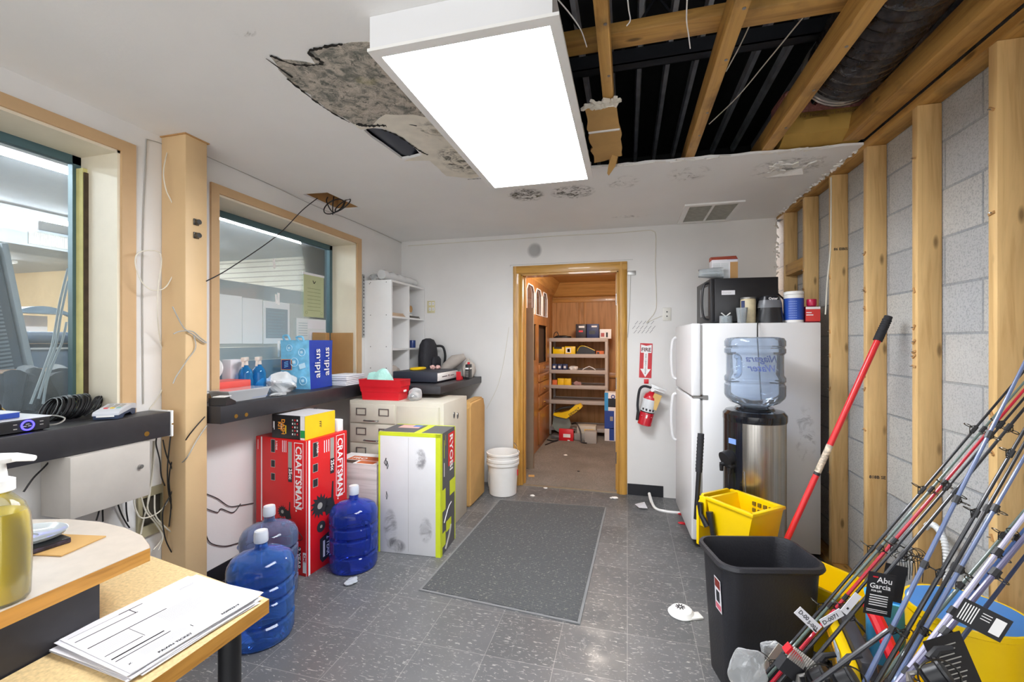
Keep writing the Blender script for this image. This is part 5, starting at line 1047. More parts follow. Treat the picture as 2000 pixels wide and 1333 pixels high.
b = MB(P('outlet_ivory', '#d7cfa5', .4)).box(-1.975, -1.89, YB - .007, YB - .0005, 1.675, 1.80, None, .003)
for x in (-1.955, -1.92):
    for z in (1.70, 1.755): b.box(x, x + .024, YB - .009, YB - .007, z, z + .03, M_bright); b.box(x + .006, x + .008, YB - .0096, YB - .009, z + .008, z + .02, M_ink); b.box(x + .015, x + .017, YB - .0096, YB - .009, z + .008, z + .02, M_ink)
b.solo('wall_outlet', 'ivory double wall outlet plate beside the white cubby', 'outlet')
b = MB(P('jack_plate', '#dfdcd3', .4)).box(.305, .375, YB - .007, YB - .0005, 1.57, 1.685, None, .003)
for z in (1.61, 1.648): b.cyl((.34, YB - .009, z), (.34, YB - .007, z), .006, None, M_ink, 10)
b.solo('wall_plate', 'white jack plate on the back wall above the fire sign', 'wall plate')
MB(P('hinge_bracket', '#a7a6a3', .35, .7)).box(.002, .075, YB - .006, YB - .0005, 1.985, 2.025, None, .002).solo('metal_bracket', 'small metal bracket at the top right of the door casing', 'bracket')
WY = lambda *a: [onY(px, py, YB - .003) for px, py in a]
wire(WY((797, 481), (900, 474), (1000, 468), (1100, 461), (1200, 456), (1262, 451), (1275, 452), (1281, 462), (1280, 520), (1282, 590), (1278, 612), (1262, 632)), .0035, M_wcable, 'wall_cable', 'white cable along the back wall top dropping beside the door')
wire(WY((1262, 632), (1278, 624), (1293, 618)), .0025, M_wcable, 'wall_cable', 'short white cable tail running to the jack plate')
wire(WY((994, 640), (985, 700), (972, 755), (950, 800)), .0025, M_wcable, 'wall_cable', 'thin white cord hanging left of the door casing')
wire(WY((1232, 530), (1230, 600), (1226, 660)), .002, M_gcable, 'wall_cable', 'thin grey wire along the right side of the door casing')
b = MB(P('pencil_grey', '#b3b2af', .9)); b.box(-1.1, .05, YB - .001, YB, 2.125, 2.128); b.box(-1.1, -1.097, YB - .001, YB, 2.11, 2.128); b.build('pencil_line', bpy.data.objects['wall_back'])
b = MB(P('scuff_grey', '#8d8d8e', .9))
for k in range(16): p = onY(1238 + k * 2.6, 640 + 10 * math.sin(k * 2.1), YB - .001); b.at((p.x, p.y, p.z), 0, 0, .7).box(-.002, .002, -.0005, .0005, -.02, .02)
b.at().build('scuff_marks', bpy.data.objects['wall_back'])
p = onY(1044, 490, YB - .0012); MB(stain_mat('soot_spot', '#8f8f90', .4, 6, .1, (0, 2))).face([(p.x - .08, p.y, p.z - .08), (p.x + .08, p.y, p.z - .08), (p.x + .08, p.y, p.z + .08), (p.x - .08, p.y, p.z + .08)]).build('soot_spot', bpy.data.objects['wall_back'])

# ---- closet things
t = thing('shelving_unit', 'grey plastic shelving unit in the wood panelled closet', 'shelving', (-.7, 6.62, .0035))
M_sh = P('grey_resin', '#b5aba3', .5, var=.04); XA, XC, YA, YC = -1.115, -.29, 6.43, 6.83
for i, x in enumerate((XA, XC)):
    for y in (YA, YC): MB(M_sh).box(x - .022, x + .022, y - .022, y + .022, .0036, 1.43, None, .008).build('post', t, True)
LV = [1.435, 1.20, .965, .74, .515, .12]
for z in LV:
    b = MB(M_sh).box(XA - .01, XC + .01, YA - .026, YA - .012, z - .055, z, None, .003); b.box(XA, XC, YC + .01, YC + .024, z - .055, z); b.box(XA, XC, YA, YC, z - .02, z - .012)
    for k in range(16): b.box(XA + .02 + k * .05, XA + .028 + k * .05, YA, YC, z - .03, z - .02)
    b.build('shelf', t, True)
def cbox(x0, x1, y0, y1, z, h, m, name, label, faces=()):
    b = MB(m).box(x0, x1, y0, y1, z, z + h, None, .003)
    for fx, fz, fw, fh, fm in faces: b.rect((x0 + fx * (x1 - x0), y0, z + fz * h), Rr, Up, fw * (x1 - x0), fh * h, fm, .001)
    return b.solo(name, label, 'box')
M_navy = P('box_navy', '#22305c', .5, var=.15, sc=25); M_dkbox = P('box_black', '#2b2328', .5, var=.2, sc=25)
s0 = LV[0] - .011
cbox(-.735, -.585, 6.45, 6.6, s0, .215, M_dkbox, 'tool_box', 'black tool box on the closet shelving top, beside the navy box', ((.3, .75, .55, .12, M_bright), (.3, .45, .4, .12, M_red)))
cbox(-.575, -.40, 6.45, 6.6, s0, .215, M_navy, 'tool_box', 'navy tool box on the closet shelving top', ((.4, .78, .45, .1, M_bright), (.2, .3, .5, .25, M_blk)))
cbox(-.39, -.225, 6.5, 6.6, s0, .14, M_bright, 'tool_box', 'white tool box with red prints on the closet shelving top', ((.1, .2, .3, .4, P('print_red', '#b85a58', .6)), (.55, .15, .15, .5, M_ink)))
crumple(MB(), (-.93, 6.55, s0), .05, 2.6, 1.2, .6, 71, M_blk).solo('power_tool', 'black tool with cord on the closet shelving top', 'tool', ang=14)
wire([(-1.07, 6.5, s0 + .01), (-1.06, 6.5, s0 + .08), (-1.02, 6.5, s0 + .1), (-.99, 6.5, s0 + .03)], .006, M_cable, 'black_cable', 'looped black cord on the closet shelving top')
s1_ = LV[1] - .011
cbox(-1.08, -.91, 6.48, 6.62, s1_, .11, M_yel, 'yellow_case', 'yellow tool box at the left of the second closet shelf', ((.1, .75, .7, .25, M_blk),))
cbox(-.9, -.745, 6.47, 6.6, s1_, .12, M_yel, 'yellow_case', 'yellow tool box with picture on the second closet shelf', ((.1, .2, .5, .65, M_bright), (.25, .3, .25, .4, M_gcable)))
b = MB(M_blk).prism([(-.725, s1_), (-.46, s1_), (-.46, s1_ + .05), (-.6, s1_ + .12), (-.69, s1_ + .115), (-.725, s1_ + .05)], 6.5, 6.64, 'Y'); b.tube([(-.72, 6.497, s1_ + .05), (-.68, 6.497, s1_ + .118), (-.6, 6.497, s1_ + .122), (-.46, 6.497, s1_ + .06)], .005, M_yel, 6); b.solo('tool_bag', 'black tool bag with yellow piping on the second closet shelf', 'bag')
cbox(-.44, -.33, 6.5, 6.6, s1_, .055, M_og, 'battery', 'orange battery pack at the right of the second closet shelf', ((.1, .2, .3, .5, M_blk),))
s2 = LV[2] - .011
for k, (x, lab) in enumerate(((-1.06, 'navy can on the third closet shelf, nearest to the left post'), (-.98, 'navy can in the middle of three on the third closet shelf'), (-.9, 'navy can beside the white case on the third closet shelf'))):
    cbox(x - .035, x + .035, 6.5, 6.57, s2, .09, M_navy, 'small_can', lab, ((.2, .3, .5, .4, M_bright),))
crumple(MB(), (-.78, 6.55, s2), .04, 1.5, 1, .9, 77, M_white).solo('white_case', 'white lumpy case on the third closet shelf', 'case', ang=14)
b = MB(M_bright).tube([(-.64, 6.5, s2 + .01), (-.54, 6.5, s2 + .06), (-.45, 6.5, s2 + .01)], .007, None, 6, 2); b.solo('white_bracket', 'white angled bracket on the third closet shelf', 'bracket')
s3 = LV[3] - .011
cbox(-1.09, -1.02, 6.48, 6.6, s3, .075, M_og, 'parts_box', 'orange parts box on the fourth closet shelf')
cbox(-1.01, -.915, 6.48, 6.6, s3, .1, M_kity, 'parts_box', 'yellow parts box on the fourth closet shelf, beside the orange one'); cbox(-.91, -.81, 6.48, 6.6, s3, .1, M_kity, 'parts_box', 'yellow parts box on the fourth closet shelf, beside the film bag')
crumple(MB(), (-.73, 6.55, s3), .035, 1.6, 1, .9, 79, clear('rosy_film', '#e8c9c9', .5, .2, '#dfb7b5')).solo('film_bag', 'rosy film bag on the fourth closet shelf', 'bag', ang=14)
t = thing('mitre_saw', 'yellow power saw lying on boxes under the closet shelving', 'saw', (-.86, 6.2, .0035))
b = MB(M_yel).prism([(-.16, .33), (-.1, .31), (.03, .29), (.13, .36), (.22, .43), (.25, .46), (.22, .5), (.15, .48), (.06, .4), (-.05, .36), (-.15, .36)], -.06, .06, 'Y'); b.text('DEWALT', (.075, -.061, .325), (.8, 0, .6), (-.6, 0, .8), .045, M_ink, .001); b.build('saw_body', t)
b = MB(P('clear_guard', '#7f8a84', .3)).lathe([(.02, -.012), (.13, -.012), (.13, .012), (.02, .012)], None, (0, 0, 0), 28); bmesh.ops.rotate(b.bm, verts=b.bm.verts[:], matrix=Matrix.Rotation(PI / 2, 3, 'X')); bmesh.ops.translate(b.bm, verts=b.bm.verts[:], vec=(-.05, .02, .2)); b.build('blade_guard', t); MB(M_blk).tube([(-.14, 0, .37), (-.05, 0, .42), (.06, 0, .44), (.14, 0, .47)], .02).build('handle', t)
MB(M_iron).box(-.18, .12, -.1, .12, .0, .05, None, .006).build('saw_base', t); MB(M_iron).box(-.03, .03, .035, .075, .045, .3).build('saw_arm', t)
cbox(-.92, -.72, 6.03, 6.085, .0035, .16, M_red, 'red_carton', 'red carton in front of the yellow saw in the closet', ((.3, .3, .5, .3, M_bright),))
b = MB(P('tool_grey', '#9c9a95', .5)); b.box(-.72, -.46, 6.1, 6.35, .0035, .1, None, .01); b.solo('grey_case', 'grey tool case on the closet floor by the saw', 'case')
cbox(-.68, -.42, 6.12, 6.3, .101, .1, P('pale_carton', '#c9c5b8', .7), 'pale_carton', 'pale carton on the grey tool case in the closet', ((.4, .3, .5, .3, M_kity),))
cbox(-.56, -.4, 5.95, 6.08, .0035, .16, P('silver_box', '#a7a49f', .4), 'silver_box', 'silver box in front of the grey tool case in the closet')
wire([(-.75, 6.15, .22), (-.68, 6.05, .25), (-.62, 6.0, .15), (-.6, 5.96, .02), (-.53, 5.93, .01)], .01, M_cable, 'black_cable', 'black cord trailing over the cases in the closet')
wire([(-1.08, 6.0, .01), (-1.0, 5.95, .012), (-.93, 6.0, .01), (-1.0, 5.85, .01), (-1.05, 5.7, .01)], .008, M_cable, 'black_cable', 'black cord coiled on the closet carpet at the left')
t = thing('blue_carton', 'tall blue and white carton at the right of the closet shelving', 'carton', (-.2, 6.27, .0035))
b = MB(M_bright).box(-.105, .12, -.1, .1, 0, .67, None, .003); b.rect((-.105, -.1, .42), Rr, Up, .05, .25, P('carton_cyan', '#3d9fe0', .5)); b.rect((-.055, -.1, .47), Rr, Up, .17, .12, M_blk); b.rect((-.105, -.1, 0.17), Rr, Up, .13, .25, P('carton_blue', '#27489c', .5)); b.rect((-.04, -.1, 0.01), Rr, Up, .065, .17, P('carton_blue', '#27489c', .5)); b.rect((-.03, -.1, .28), Rr, Up, .04, .06, M_gcable, .001)
b.sweep([(.01 + .022 * math.cos(a), -.102, .615 + .022 * math.sin(a)) for a in [2 * PI * k / 20 for k in range(20)]], .006, P('carton_blue', '#27489c', .5), 6, closed=True); b.build('carton_body', t)
t = thing('built_in_cabinet', 'brown built in closet cabinet with arched glass and drawers', 'cabinet', (-1.13, 5.4, .0035))
M_cw = wood('cabinet_wood', '#a87442', '#83552c', 'Z', .35, False, .8, coat=.2); XF = -1.10
ys = [onX(px, 590, XF).y for px in (1028, 1043, 1046, 1057, 1059.5, 1068)]
holes = [[(a, 1.72), (c2, 1.72), (c2, 1.98), ((a + c2) / 2 + (c2 - a) * .3, 2.05), ((a + c2) / 2 - (c2 - a) * .3, 2.05), (a, 1.98)] for a, c2 in zip(ys[::2], ys[1::2])]
b = MB(M_cw).plate([(4.3, .0036), (6.28, .0036), (6.28, 2.22), (4.3, 2.22)], holes + [[(4.95, 1.15), (5.35, 1.15), (5.35, 1.6), (4.95, 1.6)], [(5.5, 1.1), (6.1, 1.1), (6.1, 1.6), (5.5, 1.6)]], XF - .02, XF, 'X', M_cw); b.build('face_frame', t, True)
MB(P('cabinet_dark', '#4b3a2e', .7)).box(-1.158, -1.152, 4.3, 6.28, .0036, 2.2).build('back_panel', t, True)
for h in holes:
    b = MB(P('dark_glass', '#5b4a44', .1)).prism(h, XF - .012, XF - .008, 'X'); b.build('arched_glass', t, True)
    b = MB(M_bright).sweep([(XF + .003, y, z) for y, z in h], .008, None, 6, closed=True); b.build('arch_frame', t, True)
for k, z in enumerate((.98, .86, .7, .52)):
    d_ = MB(M_cw).box(XF + .0005, XF + .018, 5.45, 6.15, z, z + (.1 if k < 2 else .15), None, .004).build('drawer', t, True); MB(M_brass).cyl((XF + .018, 5.8, z + .05), (XF + .035, 5.8, z + .05), .012).build('knob', d_, True)
MB(M_cw).box(XF + .0005, XF + .018, 5.45, 6.15, .06, .48, None, .006).build('cabinet_door', t, True)
MB(P('grey_stile', '#8a7a66', .6)).box(-1.09, -.985, 4.62, 4.66, .0035, 1.75).solo('grey_plank', 'grey brown plank standing inside the closet at the left jamb', 'plank')

# ================================================================ RIGHT SIDE
# ---- refrigerator
t = thing('refrigerator', 'white top freezer refrigerator with its plain side to the camera', 'refrigerator', (.487, 3.12, 0), math.radians(2.5))
HF = 1.508
b = MB(M_enamel).box(.0, .695, 0, .69, .04, HF, None, .006); b.box(.02, .69, .02, .67, .0, .04, M_blk); b.build('cabinet', t)
M_gsk = P('door_gasket', '#9b9894', .6)
for nm, z0, z1 in (('freezer_door', 1.02, HF), ('fridge_door', .06, 1.005)):
    d_ = MB(M_enamel).box(-.072, -.012, 0, .69, z0, z1, None, .012, 3).build(nm, t)
    MB(M_gsk).box(-.0118, -.0005, .012, .68, z0 + .012, z1 - .012).build('gasket', d_)
    zz = (z0 + .06, z0 + .4) if nm[1] == 'r' and nm[0:2] == 'fr' and z0 > 1 else (z1 - .42, z1 - .04)
    MB(M_enamel).sweep(smooth_path([(-.072, .65, zz[0]), (-.1, .655, zz[0] + .03), (-.112, .655, (zz[0] + zz[1]) / 2), (-.1, .655, zz[1] - .03), (-.072, .65, zz[1])], 6), .011, None, 10).build('handle', d_)
MB(M_iron).box(-.06, .03, .01, .05, 1.006, 1.019).box(.0, .03, -.004, .05, 1.0, 1.03).build('hinge', t)
b = MB(stain_mat('grime', '#8b8a88', .35, 14, .5, (0, 2))).face([(.54, -.0012, .6), (.68, -.0012, .6), (.68, -.0012, 1.0), (.54, -.0012, 1.0)]); b.build('grime_mark', t)
# ---- on the refrigerator
ZR = HF + .0006
t = thing('microwave', 'black microwave oven on the white refrigerator', 'microwave', (.585, 3.275, ZR), math.radians(2.5))
b = MB(M_blk).box(0, .40, 0, .46, .012, .315, None, .004); b.rect((.045, -.0008, .2), (1, 0, 0), (0, 0, 1), .085, .03, M_paper); b.text('Emerson', (.05, -.0016, .209), (1, 0, 0), (0, 0, 1), .016, M_gcable, 0); b.build('case', t)
for fx in (.04, .36):
    for fy in (.04, .42): MB(M_rubber).cyl((fx, fy, 0), (fx, fy, .012), .015).build('foot', t)
d_ = MB(M_blk).box(-.028, -.001, 0, .46, .012, .315, None, .004).build('door', t); MB(P('microwave_glass', '#4a4d52', .08)).box(-.0295, -.028, .06, .33, .06, .27).build('door_glass', d_)
MB(M_blk).sweep(smooth_path([(-.028, .05, .03), (-.06, .05, .05), (-.072, .05, .16), (-.06, .05, .27), (-.028, .05, .29)], 6), .008, None, 8).build('handle', d_)
wire([(1.0, 3.52, 1.78), (1.05, 3.5, 1.72), (1.12, 3.45, 1.62), (1.14, 3.42, 1.52)], .006, M_cable, 'microwave_cable', 'black cable running down behind the microwave')
t = thing('paper_carton', 'white carton with blue and orange top standing on the microwave', 'carton', (.69, 3.45, ZR + .316))
b = MB(M_paper).box(-.1, .07, -.05, .06, 0, .15, None, .003)
for k in range(2): b.rect((-.095 + k * .055, -.05, .01), (1, 0, 0), (0, 0, 1), .05, .115, P('form_grey', '#d3d6d8', .8))
b.rect((.02, -.05, .0), (1, 0, 0), (0, 0, 1), .05, .13, M_card)
for j in range(9): b.rect((-.093, -.05, .02 + j * .011), (1, 0, 0), (0, 0, 1), .1, .001, M_inkgrey, .0008)
b.loft([[(-.1, -.05, .15), (.07, -.05, .15), (.07, .06, .15), (-.1, .06, .15)], [(-.1, .0, .178), (.07, .0, .182), (.07, .06, .182), (-.1, .06, .178)]], P('carton_ruby', '#c2543a', .5)); b.rect((0, -.051, .146), (1, 0, 0), (0, .85, .5), .07, .04, P('carton_blue2', '#2456b8', .5), .002); b.build('carton_body', t)
b = MB(clear('clear_cup', '#f1f4f5', .2, .08, '#e9eef0'))
for k in range(6): b.at((.6 - .055 + k * .012, 3.36, ZR + .365), 0, 0, PI / 2).lathe([(.028, -.05), (.04, .05)], None, (0, 0, 0), 20, False)
b.at().solo('cup_stack', 'stack of clear plastic cups lying on the microwave beside the white carton', 'cups')
X_ = lambda px, y=3.2: onY(px, 667, y).x
t = thing('glass_jar', 'small glass jar holding a white clip on the refrigerator edge', 'jar', (X_(1417), 3.19, ZR))
MB(clear('jar_glass', '#dfe6e8', .2, .04, '#dfe6ea')).lathe([(.036, 0), (.04, .004), (.04, .05), (.037, .05), (.036, .006), (0, .006)], None, (0, 0, 0), 24, False).build('jar_body', t)
MB(M_white).at((0, 0, .035), .2).sweep([(-.03, 0, .035), (0, 0, .012), (.03, 0, .035)], .004, None, 6).sweep([(-.02, 0, .0), (0, 0, .012), (.02, 0, .0)], .004, None, 6).at().build('clip', t)
b = MB(clear('clear_cup', '#f1f4f5', .2, .08, '#e9eef0')).lathe([(.024, 0), (.026, .003), (.035, .098), (.0365, .1), (.034, .098), (.024, .004), (0, .004)], None, (X_(1446), 3.16, ZR), 24, False); b.solo('plastic_cup', 'clear plastic cup in front of the coffee canister on the refrigerator', 'cup')
t = thing('coffee_canister', 'gold and blue coffee canister on the refrigerator', 'canister', (X_(1464), 3.235, ZR))
b = MB(P('canister_gold', '#cdbf9d', .4, var=.12, sc=30)).lathe([(.044, 0), (.046, .003), (.046, .16), (.044, .163)], None, (0, 0, 0), 28); b.lathe([(.0465, .01), (.0465, .15)], None, (0, 0, 0), 28, False)
b.prism([(-.0475, -.02), (-.03, -.038), (-.029, -.037), (-.046, -.019)], .0, .15, 'Z', M_navy); b.build('can_body', t); MB(M_iron).lathe([(.048, .163), (.048, .172), (.044, .174)], None, (0, 0, 0), 28).build('lid', t)
t = thing('can_opener', 'black and grey rounded electric can opener on the refrigerator', 'can opener', (X_(1505), 3.22, ZR))
n = 24
def blob(z, rx, ry, oy=0): return [(rx * math.copysign(abs(math.cos(2 * PI * k / n)) ** .75, math.cos(2 * PI * k / n)), oy + ry * math.copysign(abs(math.sin(2 * PI * k / n)) ** .75, math.sin(2 * PI * k / n)), z) for k in range(n)]
MB(P('opener_black', '#222327', .25)).loft([blob(0, .082, .06), blob(.02, .082, .06), blob(.08, .072, .055), blob(.1, .07, .055)]).build('base_body', t)
MB(P('opener_grey', '#6c6e73', .3)).loft([blob(.1, .0715, .056), blob(.13, .068, .056), blob(.15, .062, .054)]).build('grey_band', t)
h = MB(P('opener_black', '#222327', .25)).loft([blob(.15, .062, .054), blob(.172, .058, .05), blob(.18, .05, .042), blob(.182, .02, .02)]); h.text('Oster', (-.022, -.057, .15), (1, 0, 0), (0, .2, 1), .022, M_bright, .0006, lift=.003); h.build('head', t)
wire([(X_(1482), 3.19, ZR + .008), (X_(1480, 3.11), 3.112, ZR - .006), (X_(1480, 3.1), 3.106, ZR - .1), (X_(1481, 3.09), 3.1, 1.36), (X_(1490, 3.09), 3.1, .9)], .004, M_cable, 'opener_cable', 'black cable hanging down the refrigerator side behind the dispenser jug')
t = thing('wipes_canister', 'white canister with blue label of wipes on the refrigerator', 'canister', (X_(1552), 3.22, ZR))
b = MB(M_white).lathe([(.054, 0), (.056, .004), (.056, .18), (.053, .184)], None, (0, 0, 0), 32); b.build('can_body', t)
M_wl = P('wipes_blue', '#2b52b0', .4, var=.06); b = MB(M_wl).lathe([(.0567, .018), (.0567, .158)], None, (0, 0, 0), 32, False)
for j in range(8): 
    for q in range(5): a = -2.3 + q * .17; b.at((0, 0, .03 + j * .015), a).box(.0568, .0574, -.004, .004, 0, .003, P('label_pale', '#8fa8dd', .5))
b.at().build('label', t); MB(M_white).lathe([(.057, .184), (.057, .2), (.052, .204), (0, .204)], None, (0, 0, 0), 32, False).build('lid', t)
t = thing('red_bottle', 'small red bottle with crimson cap on the refrigerator right edge', 'bottle', (X_(1585), 3.2, ZR))
b = MB(P('bottle_maroon', '#7c1c2c', .25)).box(-.04, .04, -.022, .022, 0, .105, None, .008); b.build('bottle_body', t)
l_ = MB(P('bottle_label_red', '#d8433e', .4)).box(-.041, .041, -.0235, -.0222, .008, .1); l_.rect((-.041, -.0236, .085), (1, 0, 0), (0, 0, 1), .082, .015, M_bright); l_.rect((-.038, -.0236, .06), (1, 0, 0), (0, 0, 1), .03, .006, M_bright); l_.rect((-.038, -.0236, .045), (1, 0, 0), (0, 0, 1), .04, .006, M_bright); l_.build('label', t)
MB(P('crimson_cap', '#c11f4a', .3)).lathe([(.024, .1052), (.028, .115), (.028, .145), (.026, .15), (0, .15)], None, (0, 0, 0), 24, False).build('cap', t)
wire([(1.192, 3.04, 2.38), (1.19, 3.035, 2.2), (1.185, 3.03, 1.95), (1.165, 3.02, 1.75), (1.155, 3.02, 1.55)], .004, M_wcable, 'stud_cable', 'ivory cable hanging along the wall stud beside the refrigerator')
# ---- water dispenser
cx, cy = .72, 2.83
t = thing('water_dispenser', 'black and steel water dispenser in front of the refrigerator', 'water dispenser', (cx, cy, 0), math.radians(0))
Rr_ = .162
def arc(a0, a1, r, z, n=24): return [(r * math.cos(a0 + (a1 - a0) * k / n), r * math.sin(a0 + (a1 - a0) * k / n), z) for k in range(n + 1)]
a0, a1 = math.radians(-125), math.radians(125)
MB(M_steel).loft([arc(a0, a1, Rr_, .04, 40), arc(a0, a1, Rr_, .925, 40)]).build('steel_shell', t)
b = MB(P('dispenser_black', '#17181c', .15, coat=.3)); b.loft([arc(a1, 2 * PI + a0, Rr_ + .004, z, 16) + arc(2 * PI + a0, a1, Rr_ - .04 - (.06 if .3 < z < .62 else 0), z, 16) for z in (.0, .3, .31, .61, .63, .925)]); b.build('front_panel', t)
b = MB(M_blk).lathe([(Rr_ - .002, 0), (Rr_ - .002, .04)], None, (0, 0, 0), 36); b.build('base_ring', t)
b = MB(P('dispenser_black', '#17181c', .15)); b.lathe([(Rr_ + .004, .925), (Rr_ + .006, .935), (Rr_ + .006, .965), (Rr_ - .01, .985), (.11, .99), (.1, 1.003), (.07, 1.003)], None, (0, 0, 0), 40); b.build('top_collar', t)
def dirp(a, r, z): return V((r * math.cos(a), r * math.sin(a), z))
b = MB(M_blk); aa = math.radians(205)
for k in (-.18, .18): b.cyl(dirp(aa + k, Rr_ - .01, .68), dirp(aa + k, Rr_ + .035, .665), .016, .014, None, 12); b.cyl(dirp(aa + k, Rr_ + .03, .665), dirp(aa + k, Rr_ + .03, .63), .012, .01, None, 12)
b.cyl(dirp(aa, Rr_ - .02, .72), dirp(aa, Rr_ + .03, .7), .045, .05); b.build('tap', t)
b = MB(M_chrome); b.cyl(dirp(math.radians(238), Rr_ - .0, .655), dirp(math.radians(242), Rr_ + .01, .4), .006); b.build('lever', t)
b = MB(P('display_blue', '#7f9fe0', .3)); q = math.radians(215); b.at((0, 0, 0), q).box(Rr_ + .004, Rr_ + .008, -.025, .025, .8, .83).at(); b.build('display', t)
t = thing('dispenser_jug', 'large pale blue water jug upside down on the water dispenser', 'jug', (cx, cy, 1.004))
R = .16; M_dj = clear('pale_water_jug', '#dfe9f6', .1, .05, '#d3e2f4')
pr = [(.07, .0), (.085, .012), (.13, .03), (R - .004, .06), (R, .075), (R, .13), (R - .006, .138), (R - .006, .146), (R, .154), (R, .175), (R - .01, .19), (R - .01, .305), (R, .318), (R, .34), (R - .005, .346), (R - .005, .352), (R, .358), (R, .385), (R - .01, .402), (R - .03, .408), (0, .408)]
b = MB(M_dj).lathe(pr, None, (0, 0, 0), 48, False)
M_script = P('script_blue', '#2b51b8', .5)
def curved(b, txt, z, a_mid, r, size):
    c = bpy.data.curves.new('lettering', 'FONT'); c.body = txt; c.size = size; c.align_x = 'CENTER'; c.shear = .35; c.offset = .0012; ob = bpy.data.objects.new('lettering', c); me = bpy.data.meshes.new_from_object(ob); i = b.mi(M_script)
    vs = [b._v((r * math.cos(a_mid + v.co.x / r), r * math.sin(a_mid + v.co.x / r), z + v.co.y)) for v in me.vertices]
    for p in me.polygons:
        try: b.bm.faces.new([vs[k] for k in p.vertices]).material_index = i
        except ValueError: pass
    bpy.data.objects.remove(ob); bpy.data.curves.remove(c); bpy.data.meshes.remove(me)
curved(b, 'Niagara', .258, math.radians(58), R - .0085, .058); curved(b, 'Water', .200, math.radians(56), R - .0085, .06)
b.build('bottle', t)
b = MB(M_dj); b.sweep(smooth_path([dirp(math.radians(218), R - .012, .30), dirp(math.radians(218), R - .035, .285), dirp(math.radians(216), R - .04, .24), dirp(math.radians(218), R - .035, .2), dirp(math.radians(218), R - .012, .185)], 5), .016, None, 10); b.build('grip', t)

# ---- mop bucket with wringer, mop
t = thing('mop_bucket', 'yellow mop bucket with side press wringer behind the black bin', 'bucket', (.745, 2.27, 0), math.radians(-49.5))
def rrect(w, d, r, z, n=5):
    o = []
    for cx_, cy_, a in ((w - r, d - r, 0), (-w + r, d - r, 1), (-w + r, -d + r, 2), (w - r, -d + r, 3)):
        for k in range(n + 1): q = PI / 2 * (a + k / n); o.append((cx_ + r * math.cos(q), cy_ + r * math.sin(q), z))
    return o
b = MB(M_yel); b.loft([rrect(.22, .08, .05, .07), rrect(.26, .098, .06, .2), rrect(.285, .11, .07, .345), rrect(.30, .122, .075, .35), rrect(.30, .122, .075, .37), rrect(.283, .108, .07, .37), rrect(.255, .093, .06, .2), rrect(.21, .075, .05, .085)]); b.build('bucket_body', t)
for x in (-.17, .17):
    for y in (-.07, .07): c_ = MB(M_blk).cyl((x, y - .012, .027), (x, y + .012, .027), .026, None, None, 16); c_.cyl((x, y, .03), (x, y, .075), .007, None, M_iron, 8); c_.build('caster', t)
W_ = MB(M_yel); wx0, wx1, wy0, wy1, wz0, wz1 = -.385, -.135, -.11, .125, .375, .56
W_.loft([[(x, y, z) for x, y in ((wx0 - k, wy0), (wx1 + k, wy0), (wx1 + k, wy1), (wx0 - k, wy1))] for z, k in ((wz0, -.03), (wz1 - .03, 0), (wz1, .008))] + [[(wx0 + .008, wy0 + .012, wz1), (wx1 - .008, wy0 + .012, wz1), (wx1 - .008, wy1 - .012, wz1), (wx0 + .008, wy1 - .012, wz1)], [(wx0 + .05, wy0 + .02, wz0 + .03), (wx1 - .04, wy0 + .02, wz0 + .03), (wx1 - .04, wy1 - .02, wz0 + .03), (wx0 + .05, wy1 - .02, wz0 + .03)]])
W_.box(wx0 - .012, wx1 + .012, wy0 - .008, wy0 + .012, wz1 - .012, wz1 + .004, None, .003); W_.box(wx0 - .012, wx1 + .012, wy1 - .012, wy1 + .008, wz1 - .012, wz1 + .004, None, .003); W_.box(wx1 - .01, wx1 + .012, wy0, wy1, wz1 - .012, wz1 + .004, None, .003)
for j in range(3):
    for k in range(4): W_.box(wx1 - .15 + k * .03, wx1 - .133 + k * .03, wy1 - .0205, wy1 - .0125, wz1 - .04 - j * .034, wz1 - .02 - j * .034, P('slot_shade', '#6f5900', .8))
W_.build('wringer_basket', t)
sp_ = MB(M_yel).prism([(wy0 - .02, .30), (wy1 + .02, .30), (wy1 + .02, .5), (wy1 - .02, wz1 + .004), (wy0 + .02, wz1 + .004), (wy0 - .02, .5)], wx0 - .055, wx0 - .04, 'X'); sp_.box(wx0 - .045, wx0 - .005, wy0 - .01, wy0 + .008, .4, wz1, None, .003); sp_.box(wx0 - .045, wx0 - .005, wy1 - .008, wy1 + .01, .4, wz1, None, .003); sp_.build('side_plate', t)
l_ = MB(M_blk); l_.sweep([(wx0 - .028, wy0 - .025, .53), (wx0 - .02, wy0 - .028, .47), (wx0 + .02, wy0 - .026, .42)], [.016, .012, .016], None, 10); l_.sweep([(wx0 + .03, wy0 - .022, .5), (wx0 + .05, wy0 - .024, .42), (wx0 + .06, wy0 - .022, .36)], [.018, .013, .016], None, 10); l_.cyl((wx0 + .06, wy0 - .02, .37), (wx0 + .06, wy0 - .005, .37), .02, None, M_yel, 20); l_.build('linkage', t)
P0 = wm(t) @ V((wx0 - .075, wy0 - .0, .42)); P1 = onY(1369, 848, P0.y + .02)
hd = MB(M_blk); hd.cyl(P0, P1, .0125, .0125, M_blk, 14); hd.cyl(P0.lerp(P1, .55), P1, .017, .017, M_rubber, 16)
for k in range(10): q = P0.lerp(P1, .58 + k * .04); hd.cyl(q, q + (P1 - P0) * .012, .0185, None, M_rubber, 12)
hd.build('lever_handle', t, True)
wr = MB(M_iron).tube([(.285, -.13, .36), (.32, -.15, .33), (.335, -.02, .22), (.32, .1, .3), (.29, .12, .36)], .005); wr.build('bail_wire', t)
A, B = onY(1540, 1048, 2.40), onX(1716, 662, 1.17); D = (B - A).normalized()
t = thing('mop', 'red handled mop leaning from the yellow bucket to the wall studs', 'mop', tuple(A - D * .28))
lo_, hi_ = A - D * .28, B
